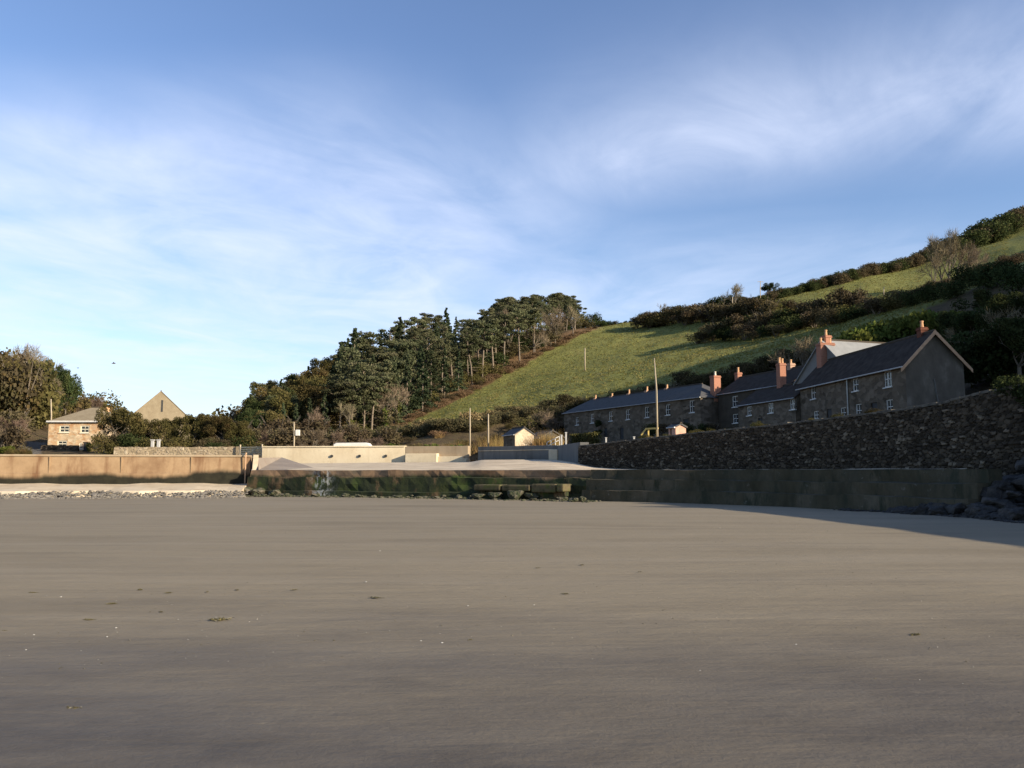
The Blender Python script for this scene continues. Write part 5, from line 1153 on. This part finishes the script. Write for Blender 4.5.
# seaweed and shells
def sand_pt(px, py):
    y = 20.0
    a = P(px, py, 10.0); k = EYE / (EYE - a.z); return a.x * k, 10.0 * k
def make_weed(seed):
    r = np.random.default_rng(seed); mb = MB()
    for k in range(26):
        a = r.uniform(0, 6.28); p = Vector((r.normal(0, .05), r.normal(0, .03), .01)); pts = [p]
        for j in range(4): a += r.normal(0, .7); p = p + Vector((math.cos(a) * .05, math.sin(a) * .035, 0)); p.z = abs(r.normal(.018, .014)) + .006; pts.append(p.copy())
        mb.tube(pts, [.006, .011, .012, .009, .004], 4)
    o = mb.build('seaweed_clump', MAT['weed']); o.location = (0, 0, -500); o['category'] = 'seaweed'; return o
weeds = [make_weed(1), make_weed(2)]
for px, py, s, lb in ((220, 620, .46, 'largest dark seaweed clump on the sand'), (75, 709, .26, 'flat brown seaweed clump near the bottom left of the sand'), (376, 598, .30, 'thin dark seaweed strand right of the largest clump')):
    x, y = sand_pt(px, py); place(random.choice(weeds), (x, y, 0), random.uniform(-.3, .3), (s * 1.3, s, s), lb, 'seaweed clumps on the sand')
for px, py in ((140, 590), (168, 593), (207, 592), (237, 590), (294, 590), (111, 604), (161, 612), (89, 620), (15, 564), (5, 631), (33, 593), (538, 568), (565, 594), (582, 565), (915, 635), (248, 746), (640, 572), (470, 640)):
    x, y = sand_pt(px, py); dup(weeds[1], (x, y, 0), random.uniform(0, 6), random.uniform(.14, .28), 'small dark scrap of seaweed on the sand', 'seaweed scraps on the sand')
b = bmesh.new(); bmesh.ops.create_uvsphere(b, u_segments=10, v_segments=6, radius=1)
for v in b.verts:
    v.co.x *= 1.25; v.co.z = max(v.co.z, -.1) * .45
    v.co *= 1 + .06 * math.sin(math.atan2(v.co.y, v.co.x + 1.2) * 14)
me = bpy.data.meshes.new('shell'); b.to_mesh(me); b.free(); shell = link('shell', me, MAT['shell']); shell['category'] = 'shell'
for px, py in ((3, 557), (5, 573), (53, 589), (61, 597), (468, 606), (366, 582), (34, 635), (107, 637), (116, 628), (293, 709), (457, 521), (645, 521), (720, 528), (421, 641), (442, 643), (247, 722), (300, 736), (532, 705), (603, 702), (770, 738), (700, 671), (534, 605), (90, 765), (796, 645), (380, 551), (208, 552), (26, 650), (369, 695), (324, 661), (395, 765)):
    x, y = sand_pt(px, py); place(shell, (x, y, .002), random.uniform(0, 6), random.uniform(.006, .012) * (1.3 if y > 12 else 1), 'white shell fragment lying on the sand', 'white shell fragments on the sand')
# two gulls
for px, py, lb in ((78, 368, 'tiny bird in flight, lower and left of the other'), (113.5, 363.5, 'tiny bird in flight, higher and right of the other')):
    q = P(px, py, 120); b = MB(); b.tube([(-.25, 0, 0), (-.1, 0, .02), (.1, 0, .02), (.24, 0, .03), (.3, 0, .03)], [.02, .07, .08, .05, .015], 8)
    for s_ in (-1, 1):
        b.poly([(.1, s_ * .05, .04), (-.06, s_ * .05, .04), (-.02, s_ * .35, .16), (.1, s_ * .35, .17)]); b.poly([(.1, s_ * .35, .17), (-.02, s_ * .35, .16), (-.12, s_ * .72, .1), (-.06, s_ * .72, .1)])
    o = b.build('bird', MAT['render_wing']); o.location = q; o.rotation_euler = (0, 0, random.uniform(0, 3)); tag(o, lb, 'bird')
# prototypes that were never placed
for o in list(bpy.data.objects):
    if o.parent is None and o.location.z < -400:
        for c in list(o.children): bpy.data.objects.remove(c)
        bpy.data.objects.remove(o)
for o in bpy.data.objects:
    if 'h' in o: del o['h']
